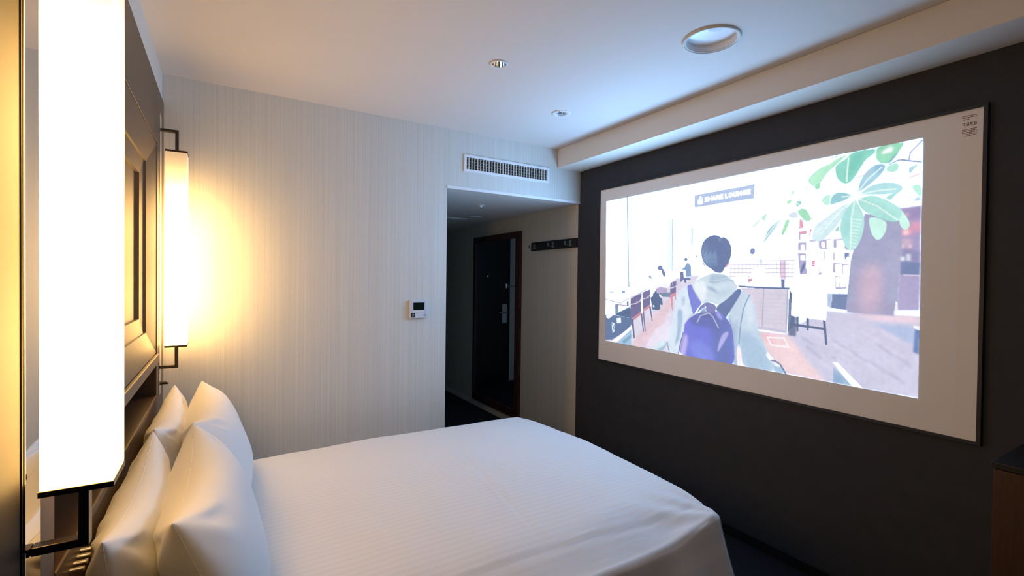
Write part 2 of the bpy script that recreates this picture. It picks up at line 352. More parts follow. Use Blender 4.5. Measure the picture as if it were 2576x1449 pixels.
ART=[('P',(255,255,255),7.5,1,20,[-36,-28,1124,-28,1315,440,993,461,617,563,134,624,-29,687]),
('P',(255,255,255),5,1,14,[888,-30,1554,-13,1542,305,1315,440,1086,431]),
('P',(255,255,255),2.5,1,14,[1554,23,1836,-4,1840,239,1664,232]),
('P',(236,232,243),1,0.85,6,[1136,47,1402,37,1414,81,1152,102]),
('L',(222,216,232),1,0.6,1,3,[1136,41,1190,104]),
('L',(222,216,232),1,0.6,1,3,[1200,38,1252,99]),
('L',(222,216,232),1,0.6,1,3,[1261,35,1310,95]),
('L',(222,216,232),1,0.6,1,3,[1319,33,1367,91]),
('P',(240,236,246),1,0.8,6,[889,38,1125,35,1136,62,889,61]),
('L',(205,205,215),1,1,0,3,[848,47,876,46]),
('P',(224,240,250),1,0.9,2,[182,-18,220,-18,242,627,204,633]),
('L',(120,160,180),1,1,0,5,[207,-15,231,627]),
('P',(226,238,250),1,0.9,1,[420,91,433,90,445,546,425,549]),
('P',(222,240,250),1,0.95,2,[551,192,601,189,604,516,555,515]),
('L',(110,155,180),1,1,0,3,[598,189,600,515]),
('P',(190,215,245),1,1,1,[736,263,750,262,749,371,737,371]),
('L',(232,236,246),1,0.8,1,2,[631,217,634,464]),
('L',(232,236,246),1,0.8,1,2,[661,220,664,465]),
('L',(232,236,246),1,0.8,1,2,[696,223,699,465]),
('P',(236,240,250),1,0.7,10,[-7,331,111,280,135,681,-3,701]),
('P',(222,216,232),1,1,3,[0,1011,428,748,509,679,617,563,803,538,678,708,593,1063,431,1076,0,1047]),
('P',(232,200,206),1,0.9,6,[428,827,588,676,619,711,480,926,291,1084,254,1029]),
('P',(236,226,240),1,0.9,6,[463,902,590,813,592,988,431,1076,362,1060]),
('L',(190,178,200),1,0.5,2,2,[304,963,389,931]),
('L',(190,178,200),1,0.5,2,2,[336,932,419,901]),
('L',(190,178,200),1,0.5,2,2,[367,901,449,872]),
('L',(190,178,200),1,0.5,2,2,[398,872,479,843]),
('L',(190,178,200),1,0.5,2,2,[429,843,508,815]),
('L',(190,178,200),1,0.5,2,2,[458,814,536,787]),
('L',(190,178,200),1,0.5,2,2,[488,786,564,760]),
('P',(252,252,255),1.6,1,0,[-3,730,212,644,392,615,426,633,163,753]),
('L',(165,172,195),1,1,0,4,[2,725,158,744,163,737,384,641]),
('P',(120,140,170),1,1,0,[98,756,132,754,127,820,102,835]),
('P',(100,120,150),1,1,0,[211,729,229,724,230,760,213,761]),
('P',(140,160,185),1,1,1,[165,656,193,652,196,671,166,674]),
('P',(170,190,205),1,1,1,[38,667,79,662,82,669,44,673]),
('L',(150,110,140),1,1,0,4,[104,755,244,759]),
('P',(72,96,130),1,1,1,[116,818,244,763,261,842,107,833]),
('P',(108,98,140),1,1,0,[248,707,296,681,348,663,344,790,269,843,248,831]),
('P',(112,102,144),1,1,0,[355,660,422,637,425,740,359,777]),
('L',(235,225,235),1,1,0,3,[251,747,302,736,345,714]),
('L',(235,228,238),1,1,0,3,[255,702,301,679,348,663]),
('L',(232,222,234),1,1,0,3,[358,704,393,696,423,676]),
('P',(205,130,145),1,1,0,[269,837,344,790,346,809,274,857]),
('P',(205,140,155),1,1,0,[359,775,423,736,426,754,362,794]),
('P',(98,92,128),1,1,0,[253,845,275,841,291,976,280,979]),
('P',(110,100,135),1,1,0,[340,808,354,800,372,921,364,924]),
('P',(120,105,140),1,1,0,[359,795,371,790,388,918,379,922]),
('P',(120,95,130),1,1,0,[416,755,428,749,446,843,439,846]),
('P',(250,250,255),1,1,0,[277,688,277,689,276,690,274,691,273,691,271,691,270,690,269,689,269,688,269,687,270,686,271,685,273,685,274,685,276,686,277,687]),
('P',(250,250,255),1,1,0,[316,668,315,669,315,670,313,671,312,671,310,671,309,671,308,670,307,668,308,667,309,666,310,665,312,665,313,665,314,666,315,667]),
('P',(250,250,255),1,1,0,[264,746,264,747,263,748,261,749,260,749,258,749,257,749,256,748,255,746,256,745,257,744,258,743,260,743,261,743,263,744,264,745]),
('P',(250,250,255),1,1,0,[312,723,312,725,311,726,310,726,308,727,306,727,305,726,304,725,304,724,304,723,305,721,306,721,308,720,310,721,311,721,312,722]),
('P',(250,250,255),1,1,0,[342,710,342,711,341,712,339,713,338,713,336,713,335,713,334,712,334,710,334,709,335,708,336,707,338,707,339,707,341,708,342,709]),
('P',(88,110,150),1,1,1,[-3,839,107,834,261,842,259,886,207,936,71,1014,-1,1023]),
('P',(250,252,255),1,1,1,[9,774,98,756,99,822,34,865,7,859]),
('P',(240,248,255),1,1,1,[114,854,156,847,160,883,117,890]),
('P',(225,240,252),1,1,1,[64,888,99,893,94,952,71,967]),
('L',(70,90,125),1,1,0,3,[68,896,99,947]),
('L',(70,90,125),1,1,0,3,[96,898,71,959]),
('P',(160,195,218),1,1,1,[118,1031,261,918,265,1033]),
('P',(110,150,180),1,0.8,2,[152,1024,262,949,262,973,197,1026]),
('P',(252,253,255),1.5,1,0,[65,1033,251,901,266,908,107,1032]),
('L',(235,248,255),1,1,0,4,[261,902,262,1031]),
('P',(74,94,132),1,1,1,[425,691,462,674,500,680,507,761,491,770,443,769]),
('P',(225,235,245),1,1,1,[460,746,460,749,458,751,456,753,453,754,450,753,447,752,446,749,445,747,446,744,447,741,450,739,453,739,456,739,458,740,460,743]),
('P',(200,215,235),1,0.8,1,[488,778,487,780,482,782,476,784,468,785,460,785,453,784,448,783,446,781,448,778,453,776,459,774,467,773,476,773,482,774,487,775]),
('P',(80,95,135),1,1,1,[442,671,480,632,490,624,500,680,523,697,528,734,510,735,490,691,452,689]),
('P',(245,240,250),1,0.95,1,[503,535,539,520,563,586,562,630,499,631,442,622,499,587]),
('P',(182,165,198),1,1,1,[466,632,508,620,561,626,560,655,480,662]),
('P',(112,122,168),1,1,1,[525,498,523,504,519,510,512,514,504,515,496,514,490,510,485,504,483,497,485,490,489,485,496,481,504,480,512,481,518,485,523,491]),
('P',(112,122,168),1,1,1,[507,483,530,505,550,531,544,555,528,546,515,520]),
('P',(150,165,192),1,1,0,[402,548,423,542,439,565,422,571]),
('P',(112,132,158),1,1,1,[488,660,582,651,593,683,528,682]),
('P',(112,102,145),1,1,0,[588,589,631,580,630,651,584,665]),
('L',(235,230,240),1,1,0,3,[590,625,630,613]),
('P',(212,138,152),1,1,0,[585,665,630,648,630,664,603,683,606,763,601,763,587,683]),
('P',(200,140,160),1,1,0,[619,664,628,662,632,703,629,705]),
('P',(215,205,225),1,0.7,1,[562,520,598,513,668,513,668,529,599,564,563,564]),
('L',(215,160,180),1,1,0,4,[602,513,650,510]),
('P',(108,112,158),1,1,1,[657,524,685,522,687,570,662,588]),
('P',(128,155,196),1,1,1,[697,479,716,464,738,490,741,549,698,554,698,514,661,509,691,494]),
('P',(95,112,155),1,1,1,[714,448,713,452,710,455,706,458,701,458,696,457,691,455,688,451,687,447,688,443,691,439,695,437,700,436,705,437,710,440,713,443]),
('P',(88,104,150),1,1,1,[685,561,737,562,733,573,704,571,706,591,692,587]),
('L',(190,175,200),1,0.7,1,4,[581,553,585,607]),
('L',(190,175,200),1,0.7,1,4,[599,553,603,607]),
('L',(190,175,200),1,0.7,1,4,[634,553,638,606]),
('L',(190,175,200),1,0.7,1,4,[647,552,651,606]),
('P',(140,150,195),1,1,1,[779,432,779,436,778,439,776,441,773,442,771,441,769,439,767,436,767,432,767,428,768,425,770,423,773,422,775,423,777,425,779,429]),
('P',(128,140,188),1,1,1,[1137,417,1136,424,1133,429,1128,433,1123,434,1117,433,1112,429,1109,423,1107,416,1109,409,1112,403,1117,400,1122,399,1128,400,1133,404,1136,410]),
('P',(150,160,200),1,0.8,2,[1158,448,1176,449,1178,483,1160,482]),
('L',(214,190,204),1,0.9,0,4,[991,465,1338,469]),
('L',(214,190,204),1,0.9,0,4,[991,487,1338,489]),
('L',(214,190,204),1,0.9,0,4,[992,508,1339,509]),
('L',(214,190,204),1,0.9,0,4,[992,529,1339,529]),
('L',(214,190,204),1,0.9,0,4,[992,550,1339,548]),
('L',(220,198,210),1,0.8,0,3,[998,468,999,566]),
('L',(220,198,210),1,0.8,0,3,[1021,469,1022,566]),
('L',(220,198,210),1,0.8,0,3,[1043,469,1045,566]),
('L',(220,198,210),1,0.8,0,3,[1065,470,1067,565]),
('L',(220,198,210),1,0.8,0,3,[1087,470,1089,565]),
('L',(220,198,210),1,0.8,0,3,[1109,471,1110,565]),
('L',(220,198,210),1,0.8,0,3,[1130,471,1131,565]),
('L',(220,198,210),1,0.8,0,3,[1151,472,1152,565]),
('L',(220,198,210),1,0.8,0,3,[1172,472,1173,564]),
('L',(220,198,210),1,0.8,0,3,[1192,473,1193,564]),
('L',(220,198,210),1,0.8,0,3,[1212,473,1213,564]),
('L',(220,198,210),1,0.8,0,3,[1232,473,1233,564]),
('L',(220,198,210),1,0.8,0,3,[1251,474,1253,563]),
('L',(220,198,210),1,0.8,0,3,[1271,474,1272,563]),
('L',(220,198,210),1,0.8,0,3,[1290,475,1291,563]),
('L',(220,198,210),1,0.8,0,3,[1308,475,1310,563]),
('L',(220,198,210),1,0.8,0,3,[1327,476,1328,563]),
('P',(205,160,178),1,0.75,2,[1267,468,1300,468,1301,563,1268,563]),
('P',(222,180,196),1,0.9,1,[1261,346,1274,345,1273,459,1261,462]),
('P',(252,252,255),1.5,1,0,[1022,535,1094,534,1097,592,1025,592]),
('P',(252,252,255),1.6,1,0,[1104,565,1128,508,1192,506,1194,541,1270,542,1275,600,1104,601]),
('P',(200,150,170),1,1,1,[1097,562,1126,559,1123,574,1101,583]),
('P',(100,108,150),1,1,1,[1274,563,1293,562,1293,605,1276,603]),
('P',(92,102,142),1,1,0,[1038,598,1178,602,1316,603,1316,613,1178,612,1053,608]),
('P',(216,206,220),1,1,1,[1053,611,1309,613,1305,829,1157,820,1131,701]),
('L',(204,194,210),1,0.6,3,4,[1130,642,1300,642]),
('L',(204,194,210),1,0.6,3,4,[1135,663,1300,662]),
('L',(204,194,210),1,0.6,3,4,[1140,684,1300,682]),
('L',(204,194,210),1,0.6,3,4,[1146,705,1301,702]),
('L',(204,194,210),1,0.6,3,4,[1151,726,1301,722]),
('L',(204,194,210),1,0.6,3,4,[1156,747,1301,742]),
('L',(204,194,210),1,0.6,3,4,[1161,767,1301,762]),
('L',(204,194,210),1,0.6,3,4,[1166,788,1302,782]),
('L',(178,170,190),1,1,0,3,[1186,614,1179,806]),
('L',(180,172,192),1,1,0,5,[1308,613,1303,827]),
('P',(198,192,212),1,1,1,[1156,811,1181,808,1305,816,1305,829,1157,823]),
('P',(84,96,134),1,1,1,[1317,613,1343,656,1343,834,1309,843,1311,801]),
('P',(208,204,226),1,1,2,[1153,833,1304,833,1336,791,1492,704,1571,708,1832,703,1834,1029,1637,1030,1301,1026,1209,931]),
('P',(246,214,214),1,0.95,10,[1156,838,1315,838,1359,887,1412,955,1487,1031,1307,1025,1203,932]),
('P',(240,190,196),1,0.8,8,[1159,835,1260,844,1249,896,1184,876]),
('P',(244,215,225),1,0.9,8,[1580,710,1829,703,1829,734,1683,734]),
('P',(176,190,222),1,0.9,8,[1662,745,1815,745,1823,825,1763,800]),
('P',(206,196,216),1,0.5,10,[1492,704,1658,741,1812,835,1813,889,1643,820]),
('L',(150,146,180),1,0.42,4,7,[1379,841,1446,875]),
('L',(150,146,180),1,0.42,4,7,[1464,882,1527,920]),
('L',(150,146,180),1,0.42,4,7,[1544,920,1603,962]),
('L',(150,146,180),1,0.42,4,7,[1688,832,1740,868]),
('L',(150,146,180),1,0.42,4,7,[1755,869,1804,908]),
('L',(150,146,180),1,0.42,4,7,[1513,835,1573,874]),
('L',(150,146,180),1,0.42,4,7,[1590,874,1647,916]),
('L',(150,146,180),1,0.42,4,7,[1662,910,1716,940]),
('L',(150,146,180),1,0.42,4,7,[1730,945,1781,978]),
('L',(150,146,180),1,0.42,4,7,[1399,880,1465,926]),
('L',(226,218,236),1,0.5,5,9,[1410,795,1489,836]),
('L',(226,218,236),1,0.5,5,9,[1514,851,1588,889]),
('L',(226,218,236),1,0.5,5,9,[1610,904,1679,938]),
('L',(226,218,236),1,0.5,5,9,[1697,772,1761,809]),
('L',(226,218,236),1,0.5,5,9,[1433,869,1511,907]),
('L',(226,218,236),1,0.5,5,9,[1535,922,1608,957]),
('L',(226,218,236),1,0.5,5,9,[1628,785,1695,823]),
('L',(226,218,236),1,0.5,5,9,[1716,838,1778,873]),
('L',(226,218,236),1,0.5,5,9,[1456,941,1533,977]),
('L',(252,244,248),1,1,0,5,[1208,860,1293,854,1316,896,1229,896,1208,860]),
('P',(180,172,204),1,1,1,[1358,273,1418,271,1547,378,1577,437,1573,604,1519,613,1366,544,1353,432]),
('P',(252,252,255),1.3,0.95,3,[1369,277,1545,278,1547,378,1506,377,1399,375,1398,322,1363,321]),
('P',(236,150,165),1,1,2,[1361,278,1376,282,1380,317,1362,319]),
('P',(232,150,165),1,1,2,[1362,332,1394,329,1395,342,1363,345]),
('P',(228,150,165),1,1,1,[1407,325,1417,324,1405,367,1404,363]),
('P',(253,253,255),1.4,1,0,[1365,348,1367,346,1392,346,1395,349,1395,377,1365,375]),
('P',(253,253,255),1.4,1,0,[1367,398,1370,396,1380,395,1383,398,1384,429,1368,429]),
('P',(253,253,255),1.4,1,0,[1366,449,1369,447,1383,446,1386,449,1386,470,1366,469]),
('P',(253,253,255),1.4,1,0,[1399,385,1402,383,1444,384,1447,387,1447,423,1399,421]),
('P',(253,253,255),1.4,1,0,[1460,390,1463,388,1471,387,1473,390,1474,415,1461,415]),
('P',(253,253,255),1.4,1,0,[1482,383,1484,381,1506,381,1509,384,1510,421,1482,419]),
('P',(253,253,255),1.4,1,0,[1523,387,1526,385,1554,385,1556,388,1557,426,1524,425]),
('P',(253,253,255),1.4,1,0,[1405,431,1407,429,1438,428,1441,431,1441,466,1405,465]),
('P',(253,253,255),1.4,1,0,[1449,438,1452,436,1470,435,1472,438,1473,470,1450,470]),
('P',(253,253,255),1.4,1,0,[1477,434,1480,432,1501,431,1503,434,1504,473,1478,472]),
('P',(253,253,255),1.4,1,0,[1516,439,1519,437,1553,437,1556,440,1556,476,1517,475]),
('P',(253,253,255),1.4,1,0,[1557,463,1560,461,1573,460,1576,463,1576,485,1558,485]),
('P',(253,253,255),1.4,1,0,[1400,469,1403,467,1438,466,1441,469,1442,511,1401,511]),
('P',(253,253,255),1.4,1,0,[1455,481,1457,479,1501,479,1504,481,1505,529,1456,529]),
('P',(253,253,255),1.4,1,0,[1520,496,1523,494,1545,493,1547,496,1548,536,1521,536]),
('P',(253,253,255),1.4,1,0,[1552,500,1554,498,1575,497,1578,500,1578,540,1552,540]),
('P',(253,253,255),1.4,1,0,[1397,513,1400,511,1442,510,1445,512,1446,540,1397,540]),
('P',(253,253,255),1.4,1,0,[1462,531,1465,529,1509,528,1511,531,1511,543,1462,543]),
('P',(253,253,255),1.4,1,0,[1524,552,1527,550,1534,549,1537,551,1538,595,1525,595]),
('P',(253,253,255),1.4,1,0,[1540,552,1543,550,1559,548,1562,551,1562,594,1541,595]),
('P',(253,253,255),1.4,1,0,[1565,552,1567,550,1572,548,1574,551,1575,601,1566,601]),
('L',(253,253,255),1.4,1,0,9,[1357,325,1398,322]),
('L',(253,253,255),1.4,1,0,9,[1356,378,1399,378]),
('L',(253,253,255),1.4,1,0,9,[1357,428,1396,432]),
('L',(253,253,255),1.4,1,0,9,[1399,421,1575,437]),
('L',(253,253,255),1.4,1,0,9,[1396,465,1576,487]),
('L',(253,253,255),1.4,1,0,9,[1503,422,1557,430]),
('L',(253,253,255),1.4,1,0,9,[1397,505,1445,516]),
('L',(253,253,255),1.4,1,0,9,[1505,533,1574,550]),
('L',(250,250,255),1.3,1,0,7,[1398,317,1397,507]),
('L',(250,250,255),1.3,1,0,7,[1449,418,1447,529]),
('L',(250,250,255),1.3,1,0,7,[1506,382,1505,543]),
('L',(250,250,255),1.3,1,0,7,[1515,543,1512,613]),
('P',(232,60,120),1,1,1,[1420,475,1433,474,1432,501,1420,502]),
('L',(250,240,250),1,1,0,3,[1424,484,1431,483]),
('L',(250,240,250),1,1,0,3,[1425,493,1431,492]),
('P',(110,130,180),1,1,1,[1559,443,1576,443,1558,478]),
('P',(84,100,150),1,0.9,2,[1376,492,1393,470,1388,507,1369,540,1365,525]),
('P',(110,126,166),1,1,0,[1508,626,1574,625,1569,696,1506,692]),
('P',(180,195,222),1,1,1,[1488,626,1508,626,1506,692,1489,684]),
('P',(253,253,255),1.4,1,0,[1469,543,1521,543,1522,606,1575,601,1575,623,1487,625]),
('P',(168,150,190),1,1,2,[1753,253,1829,255,1828,679,1755,684,1761,448]),
('P',(150,130,172),1,0.8,8,[1774,277,1828,274,1829,326,1783,315]),
('P',(236,150,165),1,0.8,10,[1791,332,1829,329,1829,372,1796,366]),
('P',(252,170,180),1,1,4,[1768,354,1793,350,1798,379,1768,380]),
('P',(255,235,235),1,1,4,[1786,368,1786,372,1784,375,1782,377,1780,377,1777,376,1775,374,1774,371,1773,367,1774,364,1775,361,1777,359,1779,359,1782,359,1784,362,1785,365]),
('P',(250,190,195),1,1,4,[1789,297,1789,299,1787,300,1785,301,1782,301,1780,300,1778,299,1776,298,1776,296,1776,294,1778,293,1780,292,1782,292,1785,293,1787,294,1788,296]),
('P',(205,175,195),1,1,4,[1767,392,1798,394,1802,431,1766,433]),
('P',(245,215,225),1,1,3,[1774,424,1774,426,1773,429,1772,430,1770,431,1769,430,1768,429,1767,426,1767,423,1767,420,1768,418,1769,416,1770,416,1771,417,1773,418,1773,421]),
('P',(245,215,225),1,1,3,[1798,425,1798,428,1797,430,1796,432,1795,432,1793,432,1792,430,1791,428,1791,425,1791,423,1792,420,1793,419,1794,418,1796,419,1797,421,1798,423]),
('P',(140,135,175),1,0.9,4,[1768,434,1827,445,1828,490,1770,484]),
('P',(235,235,245),1,1,3,[1778,475,1778,479,1776,482,1774,484,1771,485,1768,484,1766,482,1764,479,1764,475,1764,471,1766,468,1768,466,1771,465,1774,466,1776,468,1778,471]),
('P',(210,212,228),1,1,3,[1782,455,1798,457,1798,485,1784,483]),
('P',(112,124,166),1,1,3,[1761,484,1829,490,1827,542,1763,538]),
('L',(220,210,228),1,1,1,4,[1776,541,1827,543]),
('P',(172,160,196),1,1,2,[1762,541,1828,545,1828,679,1753,684]),
('P',(252,252,255),1.5,1,2,[1759,255,1829,244,1830,264,1759,267]),
('P',(162,160,190),1,1,1,[1633,277,1759,304,1767,405,1762,480,1755,684,1566,697,1582,475,1591,435]),
('P',(205,178,196),1,0.8,18,[1630,496,1692,497,1695,688,1627,693]),
('P',(176,172,200),1,0.6,12,[1724,402,1763,404,1752,684,1728,686]),
('P',(150,140,172),1,0.5,6,[1595,553,1696,556,1696,565,1595,565]),
('P',(165,158,188),1,1,2,[1570,658,1749,649,1746,709,1569,708]),
('P',(206,176,194),1,0.7,20,[1617,528,1692,529,1691,709,1615,708]),
('P',(238,238,246),1,1,1,[1749,649,1756,651,1758,686,1747,691]),
('P',(84,94,126),1,0.9,2,[1328,742,1357,743,1350,839,1313,838]),
('P',(84,94,126),1,1,1,[1352,741,1363,740,1361,813,1352,814]),
('P',(84,94,126),1,1,1,[1397,745,1410,744,1409,803,1400,804]),
('P',(84,94,126),1,1,1,[1471,749,1482,748,1492,861,1483,863]),
('P',(84,94,126),1,1,1,[1314,779,1336,776,1484,785,1484,795,1336,790]),
('P',(110,118,150),1,1,1,[1313,660,1329,662,1328,742,1312,827]),
('P',(253,253,255),1.6,1,0,[1333,538,1490,541,1484,750,1326,739]),
('L',(196,200,216),1,0.75,2,4,[1433,602,1442,599,1452,604,1473,600]),
('L',(196,200,216),1,0.75,2,4,[1433,613,1442,611,1452,616,1474,611]),
('L',(196,200,216),1,0.75,2,4,[1433,625,1442,623,1452,628,1474,623]),
('L',(196,200,216),1,0.75,2,4,[1434,637,1443,634,1452,639,1474,634]),
('L',(196,200,216),1,0.75,2,4,[1434,648,1443,646,1453,651,1474,645]),
('L',(196,200,216),1,0.75,2,4,[1434,660,1443,657,1453,662,1474,657]),
('L',(196,200,216),1,0.75,2,4,[1434,672,1443,669,1453,674,1474,668]),
('P',(96,124,176),1,1,2,[1815,754,1831,757,1830,855,1811,849]),
('P',(252,248,250),1,1,1,[1811,743,1831,743,1831,759,1812,754]),
('P',(160,185,212),1,1,1,[1519,958,1598,1028,1518,1027]),
('P',(130,160,195),1,0.7,4,[1522,983,1557,997,1562,1026,1523,1026]),
('P',(248,253,255),1.3,1,0,[1515,937,1536,935,1637,1030,1596,1030]),
('C',(165,190,214),1,1,2,[1231,973,1259,974,1277,988,1308,1030,1243,1033]),
('C',(245,250,252),1,1,2,[1236,977,1271,987,1280,1001,1243,999]),
('L',(130,110,150),1,1,1,5,[1229,975,1248,974,1271,984]),
('L',(90,120,150),1,1,1,5,[1277,988,1305,1030]),
('C',(218,230,242),1,1,1,[711,601,738,690,779,769,724,803,694,867,669,957,656,1032,583,1031,574,969,578,906,592,850,618,776,628,696,659,633]),
('C',(150,178,208),1,0.85,5,[640,757,677,750,683,824,658,936,621,990,644,889]),
('C',(168,190,216),1,0.7,5,[671,676,702,670,692,727,677,737]),
('C',(215,235,245),1,0.9,3,[450,1033,485,976,571,952,565,975,526,1032,462,1031]),
('C',(130,165,190),1,0.8,4,[485,1027,537,997,571,956,571,970,532,1030,491,1031]),
('L',(110,145,170),1,1,0,4,[565,970,583,1031]),
('C',(198,214,230),1,1,1,[1053,628,1073,627,1108,646,1131,689,1144,759,1157,817,1182,873,1208,933,1200,952,1237,989,1257,1031,1075,1031,1068,978,1049,913,1037,970,1049,1031,1015,1032,1009,832,978,766]),
('C',(162,190,214),1,0.8,16,[1062,827,1158,876,1208,933,1200,952,1257,1031,1075,1031,1068,978,1050,913]),
('C',(165,186,210),1,0.7,8,[1013,819,1049,779,1047,889,1037,970,1049,1031,1017,1032]),
('C',(222,232,240),1,0.8,14,[1092,655,1128,695,1138,789,1107,822,1087,740]),
('L',(132,152,180),1,1,1,4,[1110,646,1093,679,1074,729,1061,802,1052,913]),
('L',(172,194,214),1,0.6,4,8,[1207,939,1159,952,1121,940]),
('C',(252,234,236),1,1,1,[1049,915,1067,954,1072,1032,1049,1031,1038,970]),
('C',(122,126,214),1,1,1,[711,605,744,597,780,652,820,705,790,737,777,757,758,781,742,736,718,654]),
('C',(96,112,158),1,1,1,[1046,613,1070,627,981,766,961,793,907,740,918,714,980,672,1033,621]),
('C',(208,222,232),1,1,1,[744,604,782,568,850,542,886,529,965,540,1000,560,1016,577,1040,604,1032,622,980,674,925,711,874,697,820,714,783,663,757,629]),
('C',(238,244,248),1,0.9,8,[751,602,782,575,835,568,851,652,822,706,783,662]),
('C',(172,192,212),1,0.9,4,[861,568,879,535,965,541,992,557,951,565,872,580]),
('C',(192,208,222),1,0.8,4,[865,582,958,567,1013,577,979,585,895,603]),
('C',(146,168,192),1,0.85,4,[836,606,887,612,924,642,913,645,866,626]),
('C',(178,196,216),1,0.6,12,[909,625,1033,612,973,660,924,675]),
('L',(170,188,206),1,1,1,4,[865,582,909,584,979,566,1016,577]),
('C',(246,228,234),1,0.8,2,[868,503,957,491,957,526,937,531,883,530]),
('C',(244,172,184),1,1,1,[813,455,838,486,828,489,817,479]),
('C',(240,172,186),1,1,1,[957,499,969,480,992,467,988,488,972,500]),
('C',(94,110,154),1,1,1,[805,393,813,357,836,329,869,315,902,313,928,324,934,331,955,328,983,348,998,380,1002,408,998,445,984,476,963,496,947,526,931,531,899,524,879,508,842,491,817,459,808,429]),
('C',(112,132,172),1,0.8,10,[810,390,847,352,863,457,841,483,819,456]),
('L',(158,190,222),1,0.38,2,3,[819,397,822,456]),
('L',(158,190,222),1,0.38,2,3,[827,421,829,475]),
('L',(158,190,222),1,0.38,2,3,[835,413,837,494]),
('L',(158,190,222),1,0.38,2,3,[842,405,844,474]),
('L',(158,190,222),1,0.38,2,3,[850,429,852,493]),
('L',(158,190,222),1,0.38,2,3,[857,421,859,473]),
('L',(158,190,222),1,0.38,2,3,[864,413,867,492]),
('L',(158,190,222),1,0.38,2,3,[872,405,874,472]),
('L',(158,190,222),1,0.38,2,3,[879,429,881,491]),
('L',(158,190,222),1,0.38,2,3,[886,421,888,471]),
('L',(158,190,222),1,0.38,2,3,[894,413,896,490]),
('L',(158,190,222),1,0.38,2,3,[901,405,903,470]),
('L',(158,190,222),1,0.38,2,3,[908,429,910,489]),
('P',(140,156,192),1,0.7,5,[937,344,936,347,935,350,932,352,929,352,925,351,922,349,921,346,920,343,921,339,922,337,925,335,928,334,932,335,934,337,936,340]),
('C',(112,114,214),1,1,1,[655,1032,669,957,689,893,694,840,724,803,779,769,847,760,916,746,961,767,1001,811,1019,872,1030,1043,902,1033]),
('C',(98,112,176),1,0.85,14,[889,754,981,772,1013,819,1021,1033,893,1034,884,909]),
('C',(92,98,160),1,0.8,10,[737,792,784,772,889,748,925,777,941,858,876,846,785,842,738,833]),
('C',(128,140,226),1,0.8,18,[739,927,855,939,900,991,900,1029,740,1035]),
('C',(188,182,240),1,0.85,3,[982,853,993,865,918,991,929,929,948,876]),
('C',(198,184,236),1,0.9,8,[669,1001,684,933,710,891,721,933,701,1031,667,1032]),
('C',(176,172,238),1,0.8,4,[907,743,936,757,954,793,934,789,918,777]),
('L',(200,200,235),1,0.9,1,4,[655,1029,670,957,690,893,694,840,724,803,779,769]),
('L',(60,60,120),1,0.9,1,4,[652,1030,667,957,687,893]),
('C',(122,124,176),1,1,1,[780,769,803,724,848,698,900,708,912,727,900,761,852,760,837,726,811,743]),
('C',(84,92,140),1,0.8,4,[811,743,837,726,852,760,900,761,882,780,792,781]),
('L',(190,190,225),1,0.85,1,5,[785,822,807,780,864,761,890,780,926,840]),
('C',(252,250,252),1,1,1,[833,719,845,726,849,736,839,730]),
('P',(180,196,230),1,1,0,[756,67,1131,64,1127,140,757,141]),
('C',(254,254,255),1.3,1,0,[779,128,818,128,816,116,813,93,801,78,793,79,791,92,779,100]),
('P',(170,196,222),1,1,0,[792,119,792,120,791,120,790,121,789,121,788,120,787,120,787,119,786,118,787,117,787,117,788,116,789,116,790,116,791,117,792,118]),
('P',(170,196,222),1,1,0,[807,119,807,120,806,120,805,121,804,121,803,120,802,120,802,119,802,118,802,117,802,116,803,116,804,116,805,116,806,117,807,118]),
('L',(180,200,225),1,1,0,6,[802,93,803,103]),
('L',(254,254,255),1.3,1,0,6.5,[844,93,833,94,830,98,834,103,842,105,845,109,842,114,830,114]),
('L',(254,254,255),1.3,1,0,6.5,[853,93,853,114]),
('L',(254,254,255),1.3,1,0,6.5,[872,93,872,113]),
('L',(254,254,255),1.3,1,0,6.5,[853,103,872,103]),
('L',(254,254,255),1.3,1,0,6.5,[879,113,887,93,895,113]),
('L',(254,254,255),1.3,1,0,6.5,[883,106,891,106]),
('L',(254,254,255),1.3,1,0,6.5,[903,113,903,92,916,93,919,98,917,102,903,103]),
('L',(254,254,255),1.3,1,0,6.5,[912,103,920,113]),
('L',(254,254,255),1.3,1,0,6.5,[942,92,928,92,928,112,942,112]),
('L',(254,254,255),1.3,1,0,6.5,[928,102,940,102]),
('L',(254,254,255),1.3,1,0,6.5,[961,92,962,112,972,112]),
('L',(254,254,255),1.3,1,0,6.5,[991,91,984,94,983,101,984,108,991,111,998,108,1000,101,998,94,991,91]),
('L',(254,254,255),1.3,1,0,6.5,[1010,91,1010,106,1015,111,1021,111,1025,106,1025,91]),
('L',(254,254,255),1.3,1,0,6.5,[1036,111,1035,91,1053,110,1052,91]),
('L',(254,254,255),1.3,1,0,6.5,[1079,93,1071,90,1065,93,1064,100,1065,107,1071,110,1079,108,1079,101,1073,101]),
('L',(254,254,255),1.3,1,0,6.5,[1104,90,1090,90,1090,110,1104,109]),
('L',(254,254,255),1.3,1,0,6.5,[1090,100,1102,100]),
('C',(246,226,228),1,1,1,[1430,256,1494,229,1573,204,1575,211,1494,236]),
('C',(246,206,212),1,1,3,[1754,154,1830,129,1830,145,1788,155,1760,159]),
('C',(250,250,252),1,1,2,[1742,229,1792,187,1811,224,1799,246,1755,238]),
('C',(240,212,222),1,0.5,1,[1353,220,1493,156,1640,111,1642,117,1497,162,1357,225]),
('C',(150,140,170),1,0.8,3,[1805,238,1817,224,1829,237,1829,245,1802,248]),
('C',(183,232,223),1,1,1,[1594,209,1556,249,1537,302,1538,352,1554,403,1577,437,1602,426,1623,379,1633,319,1629,278,1607,231]),
('C',(213,235,239),1,1,1,[1574,214,1525,241,1475,278,1430,309,1415,356,1423,378,1452,387,1488,361,1526,317,1552,270]),
('C',(204,246,227),1,1,1,[1756,265,1775,294,1791,326,1793,345,1779,361,1763,346,1756,319]),
